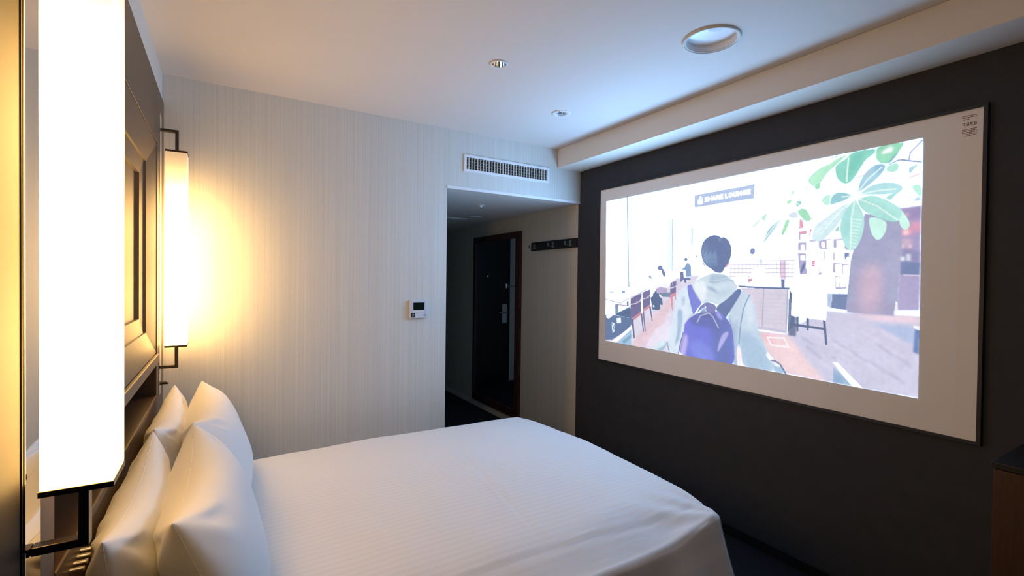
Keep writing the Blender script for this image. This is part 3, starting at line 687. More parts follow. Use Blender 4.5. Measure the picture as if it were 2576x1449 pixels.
('C',(204,246,229),1,1,1,[1650,292,1684,300,1714,319,1712,357,1696,387,1679,394,1661,369,1650,324]),
('C',(175,229,218),1,1,1,[1603,210,1659,198,1710,225,1749,257,1769,286,1756,321,1731,320,1684,300,1636,271,1614,244]),
('C',(166,217,208),1,1,1,[1710,213,1755,196,1770,187,1742,214,1726,231,1710,225]),
('C',(179,225,227),1,1,1,[1610,191,1648,160,1692,152,1741,160,1770,184,1758,205,1709,205,1659,198]),
('C',(150,221,183),1,1,1,[1670,5,1696,-4,1758,-1,1771,6,1752,36,1721,79,1688,72,1670,49]),
('C',(141,217,196),1,1,1,[1511,45,1560,21,1578,3,1632,1,1670,5,1667,24,1632,45,1605,92,1580,129,1554,137,1527,115,1515,88]),
('C',(179,234,213),1,1,1,[1711,89,1740,79,1753,89,1750,112,1734,118,1708,108]),
('C',(183,218,232),1,1,1,[1784,107,1821,99,1803,118,1791,134,1785,126]),
('C',(187,242,221),1,1,1,[1792,180,1828,182,1829,234,1814,220]),
('C',(166,208,223),1,1,1,[1604,182,1612,134,1636,94,1667,72,1698,74,1708,88,1695,113,1668,140,1634,166]),
('C',(150,204,210),1,1,1,[1584,191,1551,171,1516,168,1499,183,1490,224,1525,216,1551,211]),
('C',(192,242,218),1,1,1,[1453,194,1477,171,1499,174,1490,224,1474,222]),
('C',(183,238,202),1,1,1,[1390,92,1419,61,1451,41,1491,32,1514,16,1567,2,1515,46,1484,69,1452,115,1436,121,1420,127]),
('C',(158,227,179),1,1,1,[1420,127,1452,107,1453,133,1440,146]),
('C',(187,238,185),1,1,1,[1316,147,1325,130,1336,125,1332,145,1312,156]),
('C',(179,234,176),1,1,1,[1294,176,1321,171,1321,185,1303,196]),
('C',(150,208,190),1,1,1,[1339,182,1365,182,1368,200,1344,215]),
('C',(166,227,185),1,1,1,[1344,233,1370,218,1392,230,1411,267,1409,285,1388,285,1366,263]),
('C',(215,227,237),1,1,1,[1300,251,1317,234,1344,233,1358,262,1327,267]),
('C',(173,208,223),1,1,1,[1178,382,1187,349,1206,303,1254,269,1281,258,1249,297,1221,333,1183,378]),
('C',(166,225,176),1,1,1,[1295,267,1316,269,1300,315,1278,351,1271,336,1282,300]),
('C',(200,238,210),1,1,1,[1163,241,1200,221,1193,254,1181,267]),
('C',(221,246,223),1,1,1,[1110,290,1161,246,1166,256,1136,292]),
('C',(166,221,196),1,1,1,[1515,337,1534,314,1534,343,1519,344]),
('C',(158,225,187),1,1,1,[1483,5,1529,0,1514,12]),
('C',(150,200,183),1,1,1,[1378,148,1398,111,1395,132]),
('C',(108,196,176),1,0.7,10,[1578,5,1632,3,1622,39,1587,97,1565,126,1560,55]),
('C',(150,225,160),1,0.7,8,[1570,1,1596,1,1515,46,1492,71,1484,61]),
('C',(150,212,208),1,0.7,10,[1548,269,1585,220,1583,335,1565,395,1546,357]),
('C',(138,208,196),1,0.7,8,[1670,279,1756,321,1731,320,1677,295]),
('C',(120,170,205),1,0.8,10,[1667,76,1701,77,1698,102,1668,112]),
('L',(228,252,240),1,0.9,1,4,[1594,209,1582,293,1579,433]),
('L',(228,252,240),1,0.9,1,4,[1574,214,1510,286,1456,350]),
('L',(228,252,240),1,0.9,1,4,[1603,206,1677,248,1750,314]),
('L',(228,252,240),1,0.9,1,4,[1611,191,1676,184,1742,187]),
('L',(228,252,240),1,0.9,1,4,[1606,178,1641,131,1691,89]),
('L',(228,252,240),1,0.9,1,4,[1584,193,1543,191]),
('L',(228,252,240),1,0.9,1,4,[1567,23,1562,84,1561,125]),
('L',(228,252,240),1,0.9,1,4,[1670,9,1668,41]),
('L',(228,252,240),1,0.9,1,4,[1281,256,1235,296,1182,363]),
('L',(228,252,240),1,0.9,1,4,[1339,187,1366,209]),
('L',(228,252,240),1,0.9,1,4,[1370,200,1281,249]),
('L',(226,250,244),1,0.7,1,3,[1578,293,1620,303]),
('L',(236,248,250),1,0.7,1,3,[1555,245,1529,246]),
('L',(120,205,190),1,0.35,1,3,[1628,219,1638,207]),
('L',(226,250,244),1,0.7,1,3,[1579,308,1618,318]),
('L',(236,248,250),1,0.7,1,3,[1542,257,1515,259]),
('L',(120,205,190),1,0.35,1,3,[1641,228,1652,217]),
('L',(226,250,244),1,0.7,1,3,[1579,323,1615,332]),
('L',(236,248,250),1,0.7,1,3,[1529,269,1502,272]),
('L',(120,205,190),1,0.35,1,3,[1655,237,1665,228]),
('L',(226,250,244),1,0.7,1,3,[1579,338,1612,347]),
('L',(236,248,250),1,0.7,1,3,[1515,281,1488,285]),
('L',(120,205,190),1,0.35,1,3,[1668,246,1678,238]),
('L',(226,250,244),1,0.7,1,3,[1579,353,1610,361]),
('L',(236,248,250),1,0.7,1,3,[1501,293,1473,298]),
('L',(120,205,190),1,0.35,1,3,[1681,255,1691,249]),
('L',(226,250,244),1,0.7,1,3,[1580,367,1607,375]),
('L',(236,248,250),1,0.7,1,3,[1487,305,1459,311]),
('L',(120,205,190),1,0.35,1,3,[1694,264,1704,259]),
('L',(226,250,244),1,0.7,1,3,[1580,382,1604,390]),
('L',(236,248,250),1,0.7,1,3,[1473,318,1445,325]),
('L',(120,205,190),1,0.35,1,3,[1707,272,1716,269]),
('L',(226,250,244),1,0.7,1,3,[1580,397,1602,405]),
('L',(236,248,250),1,0.7,1,3,[1459,330,1430,338]),
('L',(120,205,190),1,0.35,1,3,[1719,281,1729,279]),
('L',(226,250,244),1,0.7,1,3,[1580,412,1599,419]),
('L',(236,248,250),1,0.7,1,3,[1444,343,1415,352]),
('L',(120,205,190),1,0.35,1,3,[1732,289,1741,289]),
('C',(150,145,178),1,1,1,[1709,84,1753,64,1790,78,1830,92,1830,98,1790,86,1753,72,1714,87]),
('C',(120,150,175),1,0.85,3,[1711,81,1727,57,1752,35,1755,40,1737,63,1721,79]),
('L',(170,160,190),1,1,0,5,[1828,9,1808,30,1790,48,1786,73]),
('C',(250,252,252),1,0.9,3,[1687,33,1700,16,1726,7,1733,20,1726,34]),
('L',(200,190,205),1,1,0,3,[1601,116,1626,110,1651,101]),
('P',(240,255,240),1,1,4,[1601,200,1601,203,1599,206,1597,207,1594,207,1591,206,1588,204,1586,201,1585,197,1586,194,1588,191,1590,190,1593,189,1596,190,1599,193,1601,196])]

# ---------------------------------------------------------------- headboard wall unit
X0 = -.255
hb = thing('headboard_unit', 'brown panelled headboard unit with framed relief panel and open shelf behind the pillows', 'headboard', (X0, 1.89, 0))
PT = E+.855                                  # top of the panelling
yA, yB = 1.137, 2.640
zA, zB = E-.345, E+.592
bx('upper_panel', XL, X0, yA, yB, zB+.002, PT, 'leather', hb, .002)
for a, b, nm in ((.985, yA-.002, 'stile'), (yB+.002, YF, 'stile')):
    bx(nm, XL, X0, a, b, .30, PT, 'wood', hb, .0015)
bx('side_panel', XL, X0-.001, YB, .975, 0, PT, 'sidepanel', hb, .002)
for y0_, y1_, z0_, z1_, nm in ((yA, yA+.006, zA, zB, 'moulding'), (yB-.006, yB, zA, zB, 'moulding')):
    bx(nm, XL, X0+.003, y0_, y1_, z0_, z1_, 'bronze', hb, .001)
# recessed picture-frame relief: inset, depth
prof = [(.006, 0.0), (.105, .026), (.1055, .034), (.168, .042), (.1685, .056)]
XD = X0
backx = X0-.056
def rect(ins): return (yA+ins, yB-ins, zA+ins*1.0, zB-ins*1.0)
names = ['bevel_panel', None, 'bevel_panel', None]
for i in range(4):
    (i0, d0), (i1, d1) = prof[i], prof[i+1]
    a0, b0, c0, e0 = rect(i0); a1, b1, c1, e1 = rect(i1)
    o4 = [(a0, c0), (b0, c0), (b0, e0), (a0, e0)]; i4 = [(a1, c1), (b1, c1), (b1, e1), (a1, e1)]
    for k in range(4):
        q = [o4[k], o4[(k+1) % 4], i4[(k+1) % 4], i4[k]]
        dd = [d0, d0, d1, d1]
        bm = BM()
        f_ = [bm.verts.new((X0-d, p[0], p[1])) for p, d in zip(q, dd)]
        b_ = [bm.verts.new((X0-.075, p[0], p[1])) for p in q]
        bm.faces.new(f_); bm.faces.new(b_[::-1])
        for j in range(4): bm.faces.new((f_[j], b_[j], b_[(j+1) % 4], f_[(j+1) % 4]))
        obj('bevel_panel' if names[i] else 'bevel_step', bm, 'leather', hb)
a1, b1, c1, e1 = rect(.1685)
bx('centre_panel', X0-.075, backx, a1, b1, c1, e1, 'leather', hb)
# ledge, niche and shelf
bx('ledge', XL-.10, X0+.010, yA, yB, zA-.040, zA-.001, 'wood', hb, .003)
ZS = E-.533
bx('niche_back', XL-.125, XL-.11, yA, yB, ZS, zA-.04, 'darkwood', hb)
bx('niche_side', XL-.11, X0, yB, yB+.001, ZS, zA-.04, 'darkwood', hb)
bx('niche_side', XL-.11, X0, yA-.001, yA, ZS, zA-.04, 'darkwood', hb)
bx('shelf', XL-.11, X0-.002, yA, yB, ZS-.02, ZS, 'darkwood', hb, .001)
bx('shelf_edge', X0-.002, X0+.002, yA, yB, ZS-.018, ZS+.002, 'wood', hb, .0008)
bx('lower_panel', XL, X0, yA, yB, .30, ZS-.021, 'wood', hb)
# the left wall is opened where the relief and the niche go in
wl = bpy.data.objects['wall_left']
bm = BM()
for (a, b, c, e) in ((YB-.15, yA-.001, 0, H), (yB+.001, YF, 0, H), (yA-.001, yB+.001, 0, ZS-.02), (yA-.001, yB+.001, zB, H)):
    box(bm, XL-.15, XL, a, b, c, e)
box(bm, XL-.15, XL-.126, yA-.001, yB+.001, ZS-.02, zB)
bmesh.ops.remove_doubles(bm, verts=bm.verts, dist=1e-5); bmesh.ops.recalc_face_normals(bm, faces=bm.faces); bm.to_mesh(wl.data); bm.free()

# chrome pegs on the front below the shelf
for k in range(4):
    y = 1.236+k*.0275; z = E-.579
    bm = BM(); lathe(bm, [(.0045, 0), (.0045, .020), (.0036, .022)], (X0, y, z), 'X', 14)
    p = obj('chrome_peg', bm, 'steel', smooth=False)
    nth = ['closest to the wide mirror strip', 'second out from the wide mirror strip', 'third out from the wide mirror strip', 'farthest along towards the bed'][k]
    tag(p, 'short chrome peg under the headboard shelf, '+nth, 'peg', 'chrome pegs under the headboard shelf')

# mirror strips behind the lamps + the lamps
def mirror_strip(y0, y1, label):
    t = thing('mirror_strip', label, 'mirror', (X0, (y0+y1)/2, E-.554), 'mirror strips behind the wall lamps')
    bx('backing', X0, X0+.0008, y0-.004, y1, E-.554, E+.754, 'bronze', t)
    bx('glass', X0+.0008, X0+.0028, y0+.001, y1-.001, E-.553, E+.753, 'mirror', t, .0009)
    return t
mirror_strip(.979, 1.052, 'tall narrow mirror strip behind the large bright wall lamp')
mirror_strip(2.730, 2.802, 'tall narrow mirror strip beside the far wall, behind the smaller-looking lamp')
def wall_lamp(yc, label):
    t = thing('wall_lamp', label, 'lamp', (X0, yc, E-.45), 'tall square wall lamps either side of the headboard')
    xa, xb = -.2325, -.1475; ya, yb = yc-.05, yc+.05; z0, z1 = E-.322, E+.580
    bx('shade', xa, xb, ya, yb, z0, z1, 'shade', t, .002)
    bx('bottom_cap', xa-.0015, xb+.0015, ya-.0015, yb+.0015, z0-.009, z0, 'bronze', t, .001)
    bx('top_cap', xa-.0015, xb+.0015, ya-.0015, yb+.0015, z1, z1+.009, 'bronze', t, .001)
    xc = -.190; hw = .0068
    for nm, s, za in (('lower_arm', -1, z0-.009), ('upper_arm', 1, z1+.009)):
        ze = za+s*.096
        # square bar: up/down from the cap, rounded elbow, back to the mirror strip
        path = [(xc, za)]
        rad = .008
        path += [(xc, ze), (X0+.003, ze)]
        bm = BM(); prev = None
        for i, (x, z) in enumerate(path):
            tx, tz = ((0, s), (-1, s), (-1, 0))[i]; nx_, nz_ = -tz*hw, tx*hw    # mitred corner
            ring = [bm.verts.new((x+sx*nx_, yc+sy*.011, z+sx*nz_)) for sx, sy in ((-1, -1), (1, -1), (1, 1), (-1, 1))]
            if prev:
                for j in range(4): bm.faces.new((prev[j], prev[(j+1) % 4], ring[(j+1) % 4], ring[j]))
            else: bm.faces.new(ring)
            prev = ring
        bm.faces.new(prev)
        obj(nm, bm, 'bronze', t, .002)
    return t
wall_lamp(1.010, 'large bright square wall lamp close to the camera, cut by the frame')
wall_lamp(2.768, 'slim square wall lamp glowing beside the pale far wall')
def knob(y, label):
    t = thing('lamp_switch', label, 'switch', (X0+.003, y, E-.502), 'round metal switches under the wall lamps')
    bm = BM(); lathe(bm, [(.0085, 0), (.0085, .004), (.007, .0045), (.007, .024), (.006, .0255)], (X0+.003, y, E-.502), 'X', 24)
    obj('stem', bm, 'bronze', t)
    bm = BM(); lathe(bm, [(.0075, .0255), (.0075, .031), (.0065, .032)], (X0+.003, y, E-.502), 'X', 24); obj('cap', bm, 'chrome', t)
knob(2.766, 'small round chrome switch under the far wall lamp')

# ---------------------------------------------------------------- projection screen
Q = [(2.6765, .6735), (.609, .659), (.606, -.570), (2.674, -.566)]       # y, z (eye-relative): top far, top near, bottom near, bottom far
scr = thing('projection_screen', 'wide framed projection board on the charcoal wall, showing a bright picture', 'screen', (XR, 1.64, E-.57))
def quadbox(name, pts, x0, x1, m, parent, bevel=0):
    bm = BM(); a = [bm.verts.new((x0, y, E+z)) for y, z in pts]; b = [bm.verts.new((x1, y, E+z)) for y, z in pts]
    bm.faces.new(a); bm.faces.new(b[::-1])
    for i in range(4): bm.faces.new((a[i], b[i], b[(i+1) % 4], a[(i+1) % 4]))
    return obj(name, bm, m, parent, bevel)
def lerp(p, q, t): return (p[0]+(q[0]-p[0])*t, p[1]+(q[1]-p[1])*t)
s1 = lerp(Q[0], Q[1], .970); s2 = lerp(Q[3], Q[2], .970)
quadbox('board', [Q[0], s1, s2, Q[3]], XR-.010, XR-.001, 'board', scr)
quadbox('board_edge', [s1, Q[1], Q[2], s2], XR-.0101, XR-.001, 'board2', scr)
b_ = .013
O = [(Q[0][0]+b_*.6, Q[0][1]+b_*.6), (Q[1][0]-b_, Q[1][1]+b_), (Q[2][0]-b_, Q[2][1]-b_), (Q[3][0]+b_*.6, Q[3][1]-b_)]
for i in range(4):
    j = (i+1) % 4
    quadbox('frame_rail', [Q[i], Q[j], O[j], O[i]], XR-.016, XR-.001, 'frame', scr, .001)
# small red-brown stamp in the top corner of the board (too small to read)
bm = BM()
def stroke(bm, y, z, w_, h_): box(bm, XR-.0108, XR-.0099, y-w_/2, y+w_/2, E+z-h_/2, E+z+h_/2)
for k, zz in enumerate((.638, .632, .626, .588, .582, .576, .570, .564)):
    rnd = random.Random(k); y = .668 if k not in (6, 7) else .662
    end = .628 if k != 2 else .650
    while y > end:
        wd = rnd.uniform(.0015, .004); stroke(bm, y-wd/2, zz, wd, .0022); y -= wd+.0012
for k, y in enumerate((.664, .653, .643, .632)):
    z = .607
    stroke(bm, y, z+.005, .0075, .002); stroke(bm, y, z, .0065, .0016); stroke(bm, y-.0028, z, .0016, .011)
    if k: stroke(bm, y+.0028, z, .0016, .011); stroke(bm, y, z-.005, .0075, .0018)
obj('stamp_print', bm, 'ink', scr)

# the picture thrown on the board: painted on a fine grid, it gives off light as a lit screen
GW, GH = 732, 412
def paint():
    SS = 1
    h, w_ = GH+1, GW+1
    img = np.zeros((h, w_, 3)); img[:] = (1.2, 1.5, 1.9)
    yy, xx = np.mgrid[0:h, 0:w_]
    px = xx/GW*1830.0; py = yy/GH*1030.0
    def sm(a, r):
        for ax in (0, 1):
            pd = [(0, 0), (0, 0)]; pd[ax] = (r+1, r)
            c_ = np.cumsum(np.pad(a, pd, mode='edge'), axis=ax)
            n_ = a.shape[ax]; k_ = 2*r+1
            a = (np.take(c_, range(k_, k_+n_), axis=ax)-np.take(c_, range(0, n_), axis=ax))/k_
        return a
    lut = lambda c: np.array([lin(v) for v in c])
    for a in ART:
        kind, col, g, al, blur = a[:5]; pts = np.array(a[-1], float).reshape(-1, 2)
        rad = int(round(blur/2.5)) if blur > 1.5 else 0
        wd = a[5]*1.25+1.2 if kind == 'L' else 0
        m_ = wd+rad*9+6
        x0 = max(0, int((pts[:, 0].min()-m_)/2.5)); x1 = min(w_, int((pts[:, 0].max()+m_)/2.5)+2)
        y0 = max(0, int((pts[:, 1].min()-m_)/2.5)); y1 = min(h, int((pts[:, 1].max()+m_)/2.5)+2)
        if x1-x0 < 1 or y1-y0 < 1: continue
        sub = [(-.625, -.625), (.625, -.625), (-.625, .625), (.625, .625)]
        mask = np.zeros((y1-y0, x1-x0))
        X_ = px[y0:y1, x0:x1]; Y_ = py[y0:y1, x0:x1]
        if kind == 'C':
            for _ in range(3):
                nx_ = np.roll(pts, -1, 0); q = np.empty((len(pts)*2, 2)); q[0::2] = pts*.8+nx_*.2; q[1::2] = pts*.2+nx_*.8; pts = q
        if kind != 'L':
            for sx, sy in sub:
                xa, ya = X_+sx, Y_+sy; ins = np.zeros(xa.shape, bool)
                n_ = len(pts)
                for i in range(n_):
                    ax_, ay_ = pts[i]; bx_, by_ = pts[(i+1) % n_]
                    if ay_ == by_: continue
                    c1 = (ay_ > ya) != (by_ > ya)
                    ins ^= c1 & (xa < (bx_-ax_)*(ya-ay_)/(by_-ay_)+ax_)
                mask += ins*.25
        else:
            dmin = np.full(X_.shape, 1e9)
            for (ax_, ay_), (bx_, by_) in zip(pts[:-1], pts[1:]):
                vx, vy = bx_-ax_, by_-ay_; L2 = vx*vx+vy*vy+1e-9
                t = np.clip(((X_-ax_)*vx+(Y_-ay_)*vy)/L2, 0, 1)
                dmin = np.minimum(dmin, np.hypot(X_-ax_-t*vx, Y_-ay_-t*vy))
            mask = np.clip((wd/2+1.25-dmin)/2.5, 0, 1)
        if rad:
            mask = sm(sm(mask, rad), rad)
        c = lut(col)
        if g > 1: c = np.array((.50, .955, 1.62))*g*1.22 if g > 2 else np.array((1.0, 1.12, 1.3))*g
        mm = (mask*al)[..., None]
        old = img[y0:y1, x0:x1]
        img[y0:y1, x0:x1] = old*(1-mm)+c*mm
    rg = np.random.RandomState(3)
    n1 = sm(sm(rg.rand(h, w_, 1)[..., 0], 2), 1); n1 = (n1-n1.mean())/n1.std()
    n2 = sm(sm(rg.rand(h, w_, 1)[..., 0], 9), 6); n2 = (n2-n2.mean())/n2.std()
    low = img < 1
    img = img*(1+.018*n1+.022*n2)[..., None]
    return np.where(low, img*.87+np.array((.060, .072, .100)), img)  # pale bluish haze painted into the darker tones of the picture
def make_picture():
    img = paint()
    quad = [(2.613, .584), (.785, .589), (.780, -.448), (2.601, -.423)]
    u = np.linspace(0, 1, GW+1)[None, :]; v = np.linspace(0, 1, GH+1)[:, None]
    def bl(k): return (1-u)*(1-v)*quad[0][k]+u*(1-v)*quad[1][k]+u*v*quad[2][k]+(1-u)*v*quad[3][k]
    Y_ = bl(0); Z_ = bl(1)+E
    n = (GW+1)*(GH+1)
    co = np.stack([np.full(n, XR-.0112), Y_.ravel(), Z_.ravel()], 1)
    idx = np.arange(n).reshape(GH+1, GW+1)
    f = np.stack([idx[:-1, :-1], idx[:-1, 1:], idx[1:, 1:], idx[1:, :-1]], -1).reshape(-1, 4)
    me = bpy.data.meshes.new('projected_picture')
    me.vertices.add(n); me.vertices.foreach_set('co', co.ravel())
    me.loops.add(f.size); me.loops.foreach_set('vertex_index', f.ravel().astype(np.int32))
    me.polygons.add(len(f)); me.polygons.foreach_set('loop_start', np.arange(0, f.size, 4, dtype=np.int32))
    me.update(calc_edges=True)
    at = me.color_attributes.new('picture', 'FLOAT_COLOR', 'POINT')
    rgba = np.ones((n, 4), np.float32); rgba[:, :3] = img.reshape(-1, 3); at.data.foreach_set('color', rgba.ravel())
    m = bpy.data.materials.new('projected_light'); m.use_nodes = True; nt = m.node_tree
    for q in list(nt.nodes): nt.nodes.remove(q)
    o_ = nt.nodes.new('ShaderNodeOutputMaterial'); em = nt.nodes.new('ShaderNodeEmission'); em.inputs['Strength'].default_value = SCREEN_GAIN
    ca = nt.nodes.new('ShaderNodeVertexColor'); ca.layer_name = 'picture'
    nt.links.new(ca.outputs[0], em.inputs[0]); nt.links.new(em.outputs[0], o_.inputs[0])
    me.materials.append(m)
    o = bpy.data.objects.new('projected_picture', me); C.objects.link(o); o.parent = scr
    o.matrix_parent_inverse = Matrix.Translation(-scr.location)
    o['label'] = 'bright projected picture of a person with a blue backpack in a share lounge'
    return o
make_picture()

# ---------------------------------------------------------------- ceiling fittings
M['crossblade'] = mat('shaded_grille_blade', (.30, .31, .32, 1), .5)  # darker than the fins: the dimness behind them is put into this colour
M['well'] = mat('pale_metal_well', (.8, .82, .85, 1), .5)
def downlight(x, y, r, label, small=True):
    t = thing('downlight', label, 'downlight', (x, y, H))
    bm = BM(); lathe(bm, [(r*.74, -.0005), (r, -.0005), (r, -.003), (r*.96, -.005), (r*.76, -.0045), (r*.74, -.003)], (x, y, H), n=48)
    # open ring: drop the end caps
    for f in [f for f in bm.faces if len(f.verts) > 4]: bm.faces.remove(f)
    obj('trim_ring', bm, 'white', t, smooth=True)
    return t
def hole(cx, cy, r, n=48):
    # cuts a round opening into the ceiling slab
    cm = bpy.data.meshes.new('cut'); bm = BM(); lathe(bm, [(r, -.05), (r, .08)], (cx, cy, H), n=n); bmesh.ops.recalc_face_normals(bm, faces=bm.faces); bm.to_mesh(cm); bm.free()
    return cm
def cut_ceiling(holes):
    ce = bpy.data.objects['ceiling']
    for (x, y, r) in holes:
        tmp = bpy.data.objects.new('cut', hole(x, y, r)); C.objects.link(tmp)
        md = ce.modifiers.new('cut', 'BOOLEAN'); md.object = tmp; md.operation = 'DIFFERENCE'; md.solver = 'EXACT'
        dg = bpy.context.evaluated_depsgraph_get(); me = bpy.data.meshes.new_from_object(ce.evaluated_get(dg))
        ce.modifiers.clear(); ce.data = me
        bpy.data.objects.remove(tmp)
D1 = (1.084, 1.930, .042); D2 = (1.712, 2.290, .055); D3 = (1.7055, 1.267, .108)
cut_ceiling([(D1[0], D1[1], D1[2]*.75), (D2[0], D2[1], D2[2]*.50), (D3[0], D3[1], D3[2]*.90)])
def tube(name, prof, c, m, parent, n=48):
    bm = BM(); lathe(bm, prof, c, n=n)
    for f in [f for f in bm.faces if len(f.verts) > 4]: bm.faces.remove(f)
    return obj(name, bm, m, parent, smooth=True)
# chrome reflector downlight
x, y, r = D1
t = downlight(x, y, r, 'small round recessed downlight with chrome reflector in the ceiling middle')
tube('reflector', [(r*.745, -.003), (r*.70, .008), (r*.55, .032), (r*.42, .048)], (x, y, H), 'chrome', t)
bm = BM(); lathe(bm, [(r*.44, .048), (r*.44, .052)], (x, y, H), n=32); obj('lamp_face', bm, 'black', t)
# sprinkler
x, y, r = D2
t = thing('sprinkler', 'round white sprinkler plate with metal head near the beam', 'sprinkler', (x, y, H))
tube('cover_ring', [(r*.52, .0), (r, .0), (r, -.003), (r*.9, -.005), (r*.55, -.004), (r*.50, .0), (r*.46, .03)], (x, y, H), 'white', t)
bm = BM(); lathe(bm, [(r*.22, .03), (r*.22, .0), (r*.12, -.004), (r*.12, -.010), (r*.34, -.011), (r*.34, -.0125)], (x, y, H), n=24); obj('deflector', bm, 'chrome', t)
for a in range(0, 360, 60):
    ca, sa = math.cos(math.radians(a)), math.sin(math.radians(a)); bm = BM()
    box(bm, x+ca*r*.30-.002, x+ca*r*.30+.002, y+sa*r*.30-.002, y+sa*r*.30+.002, H-.012, H+.006); obj('tooth', bm, 'chrome', t)
bm = BM(); lathe(bm, [(.003, .0), (.003, -.004)], (x-r*.6, y-r*.55, H-.004), n=12); obj('pin', bm, 'black', t)
# large round fitting
x, y, r = D3
t = thing('ceiling_spot', 'large round recessed ceiling light with pale glass and metal rim', 'ceiling light', (x, y, H))
tube('rim', [(r*.90, 0), (r*.895, -.004), (r*.92, -.006), (r*.955, -.004), (r*.965, -.008), (r*1.01, -.009), (r*1.045, -.005), (r*1.05, 0)], (x, y, H), 'slat', t, 64)
tube('well', [(r*.895, -.003), (r*.89, .022), (r*.89, .028)], (x, y, H), 'well', t, 64)
bm = BM(); lathe(bm, [(r*.889, .0215), (r*.889, .03)], (x, y, H), n=64); obj('glass', bm, 'glass', t)
bm = BM(); lathe(bm, [(r*.30, .0214), (r*.30, .0195), (r*.27, .0188)], (x-.03, y-.045, H), n=40); obj('inner_disc', bm, 'plastic', t, smooth=False)

# hall ceiling fittings
t = thing('hall_sprinkler', 'tiny sprinkler head hanging under the dark hall ceiling', 'sprinkler', (1.788, 3.456, HC))
bm = BM(); lathe(bm, [(.030, 0), (.030, -.002), (.012, -.004), (.008, -.012), (.012, -.013), (.012, -.016)], (1.788, 3.456, HC), n=24); obj('plate', bm, 'white', t)
bm = BM(); lathe(bm, [(.011, -.016), (.009, -.020)], (1.788, 3.456, HC), n=16); obj('deflector', bm, 'chrome', t)
t = thing('hall_downlight', 'flat round unlit downlight deeper in the hall ceiling', 'downlight', (2.06, 4.10, HC))
bm = BM(); lathe(bm, [(.055, 0), (.055, -.004), (.048, -.007), (.038, -.004)], (2.06, 4.10, HC), n=36); obj('trim_ring', bm, 'white', t)
bm = BM(); lathe(bm, [(.036, -.0041), (.030, -.006)], (2.06, 4.10, HC), n=36); obj('lens', bm, 'slat', t)
t = thing('access_hatch', 'pale rectangular access hatch in the hall ceiling', 'hatch', (1.78, 4.6, HC))
bx('panel', 1.53, 2.055, 4.27, 4.80, HC-.010, HC, 'white', t, .002)
bx('frame', 1.515, 2.07, 4.255, 4.815, HC-.006, HC, 'slat', t, .001)

# ---------------------------------------------------------------- air grille
gx0, gx1, gz0, gz1 = 1.380, 2.079, E+.733, E+.848
t = thing('air_grille', 'long white air grille with upright fins above the hall opening', 'vent', ((gx0+gx1)/2, YF, gz0))
fw = .018
for a in ((gx0, gx1, gz1-fw, gz1), (gx0, gx1, gz0, gz0+fw), (gx0, gx0+fw, gz0+fw, gz1-fw), (gx1-fw, gx1, gz0+fw, gz1-fw)):
    bx('frame_bar', a[0], a[1], YF-.010, YF+.002, a[2], a[3], 'white', t, .0015)
bx('back_plate', gx0+fw, gx1-fw, YF-.0008, YF+.001, gz0+fw, gz1-fw, 'black', t)
ix0, ix1, iz0, iz1 = gx0+fw, gx1-fw, gz0+fw, gz1-fw
me = None; nfin = 30
for k in range(nfin):
    xx_ = ix0+(ix1-ix0)*(k+.75)/nfin
    if me is None:
        f0 = bx('fin', -.0026, .0026, -.0052, .0048, -(iz1-iz0)/2, (iz1-iz0)/2, 'slat'); me = f0.data; o = f0
    else:
        o = bpy.data.objects.new('fin', me); C.objects.link(o)
    o.parent = t; o.location = (xx_-t.location.x, YF-.0052-t.location.y, (iz0+iz1)/2-t.location.z)
for k in range(4):
    zz = iz0+(iz1-iz0)*(k+.5)/4+.004
    bx('cross_blade', ix0, ix1, YF-.0024, YF-.0012, zz-.0019, zz+.0019, 'crossblade', t)

# ---------------------------------------------------------------- thermostat
tx0, tx1, tz0, tz1 = 1.010, 1.124, E-.2445, E-.128
t = thing('thermostat', 'white square thermostat with dark display on the pale wall', 'thermostat', ((tx0+tx1)/2, YF, tz0))
bx('body', tx0, tx1, YF-.022, YF, tz0, tz1, 'plastic', t, .003, seg=3)
def tp(u, v): return (tx0+(tx1-tx0)*u, tz0+(tz1-tz0)*v)
def plate(nm, u0, u1, v0, v1, m, d=.0007):
    a, b = tp(u0, v0), tp(u1, v1); return bx(nm, a[0], b[0], YF-.022-d, YF-.0215, a[1], b[1], m, t)
plate('bezel', .145, .855, .425, .885, 'white', .0006)
plate('display', .175, .83, .45, .86, 'lcd', .0012)
for k in range(4): plate('button', .165+.175*k, .305+.175*k, .345, .39, 'white', .001)
plate('logo_tile', .035, .28, .045, .285, 'black', .0008)
bm = BM()
def tbox(u0, u1, v0, v1, d=.0014):
    a, b = tp(u0, v0), tp(u1, v1); box(bm, a[0], b[0], YF-.022-d, YF-.0222, a[1], b[1])
for u, v in ((.14, .205), (.175, .205), (.21, .205), (.125, .165), (.16, .165), (.195, .165), (.15, .125)): tbox(u-.012, u+.012, v-.012, v+.012)
tbox(.07, .24, .072, .082)
obj('logo_dots', bm, 'white', t)
c = tp(.86, .16); bm = BM(); lathe(bm, [(.0078, -.0226), (.0078, -.0232), (.0066, -.0232), (.0066, -.0226)], (c[0], YF, c[1]), 'Y', 24)
for f in [f for f in bm.faces if len(f.verts) > 4]: bm.faces.remove(f)
obj('round_mark', bm, 'grey', t)
bm = BM()
for v in (.20, .165, .13): tbox(.825, .885, v-.006, v+.006, .001)
tbox(.845, .875, .255, .268, .001)
obj('small_print', bm, 'grey', t)

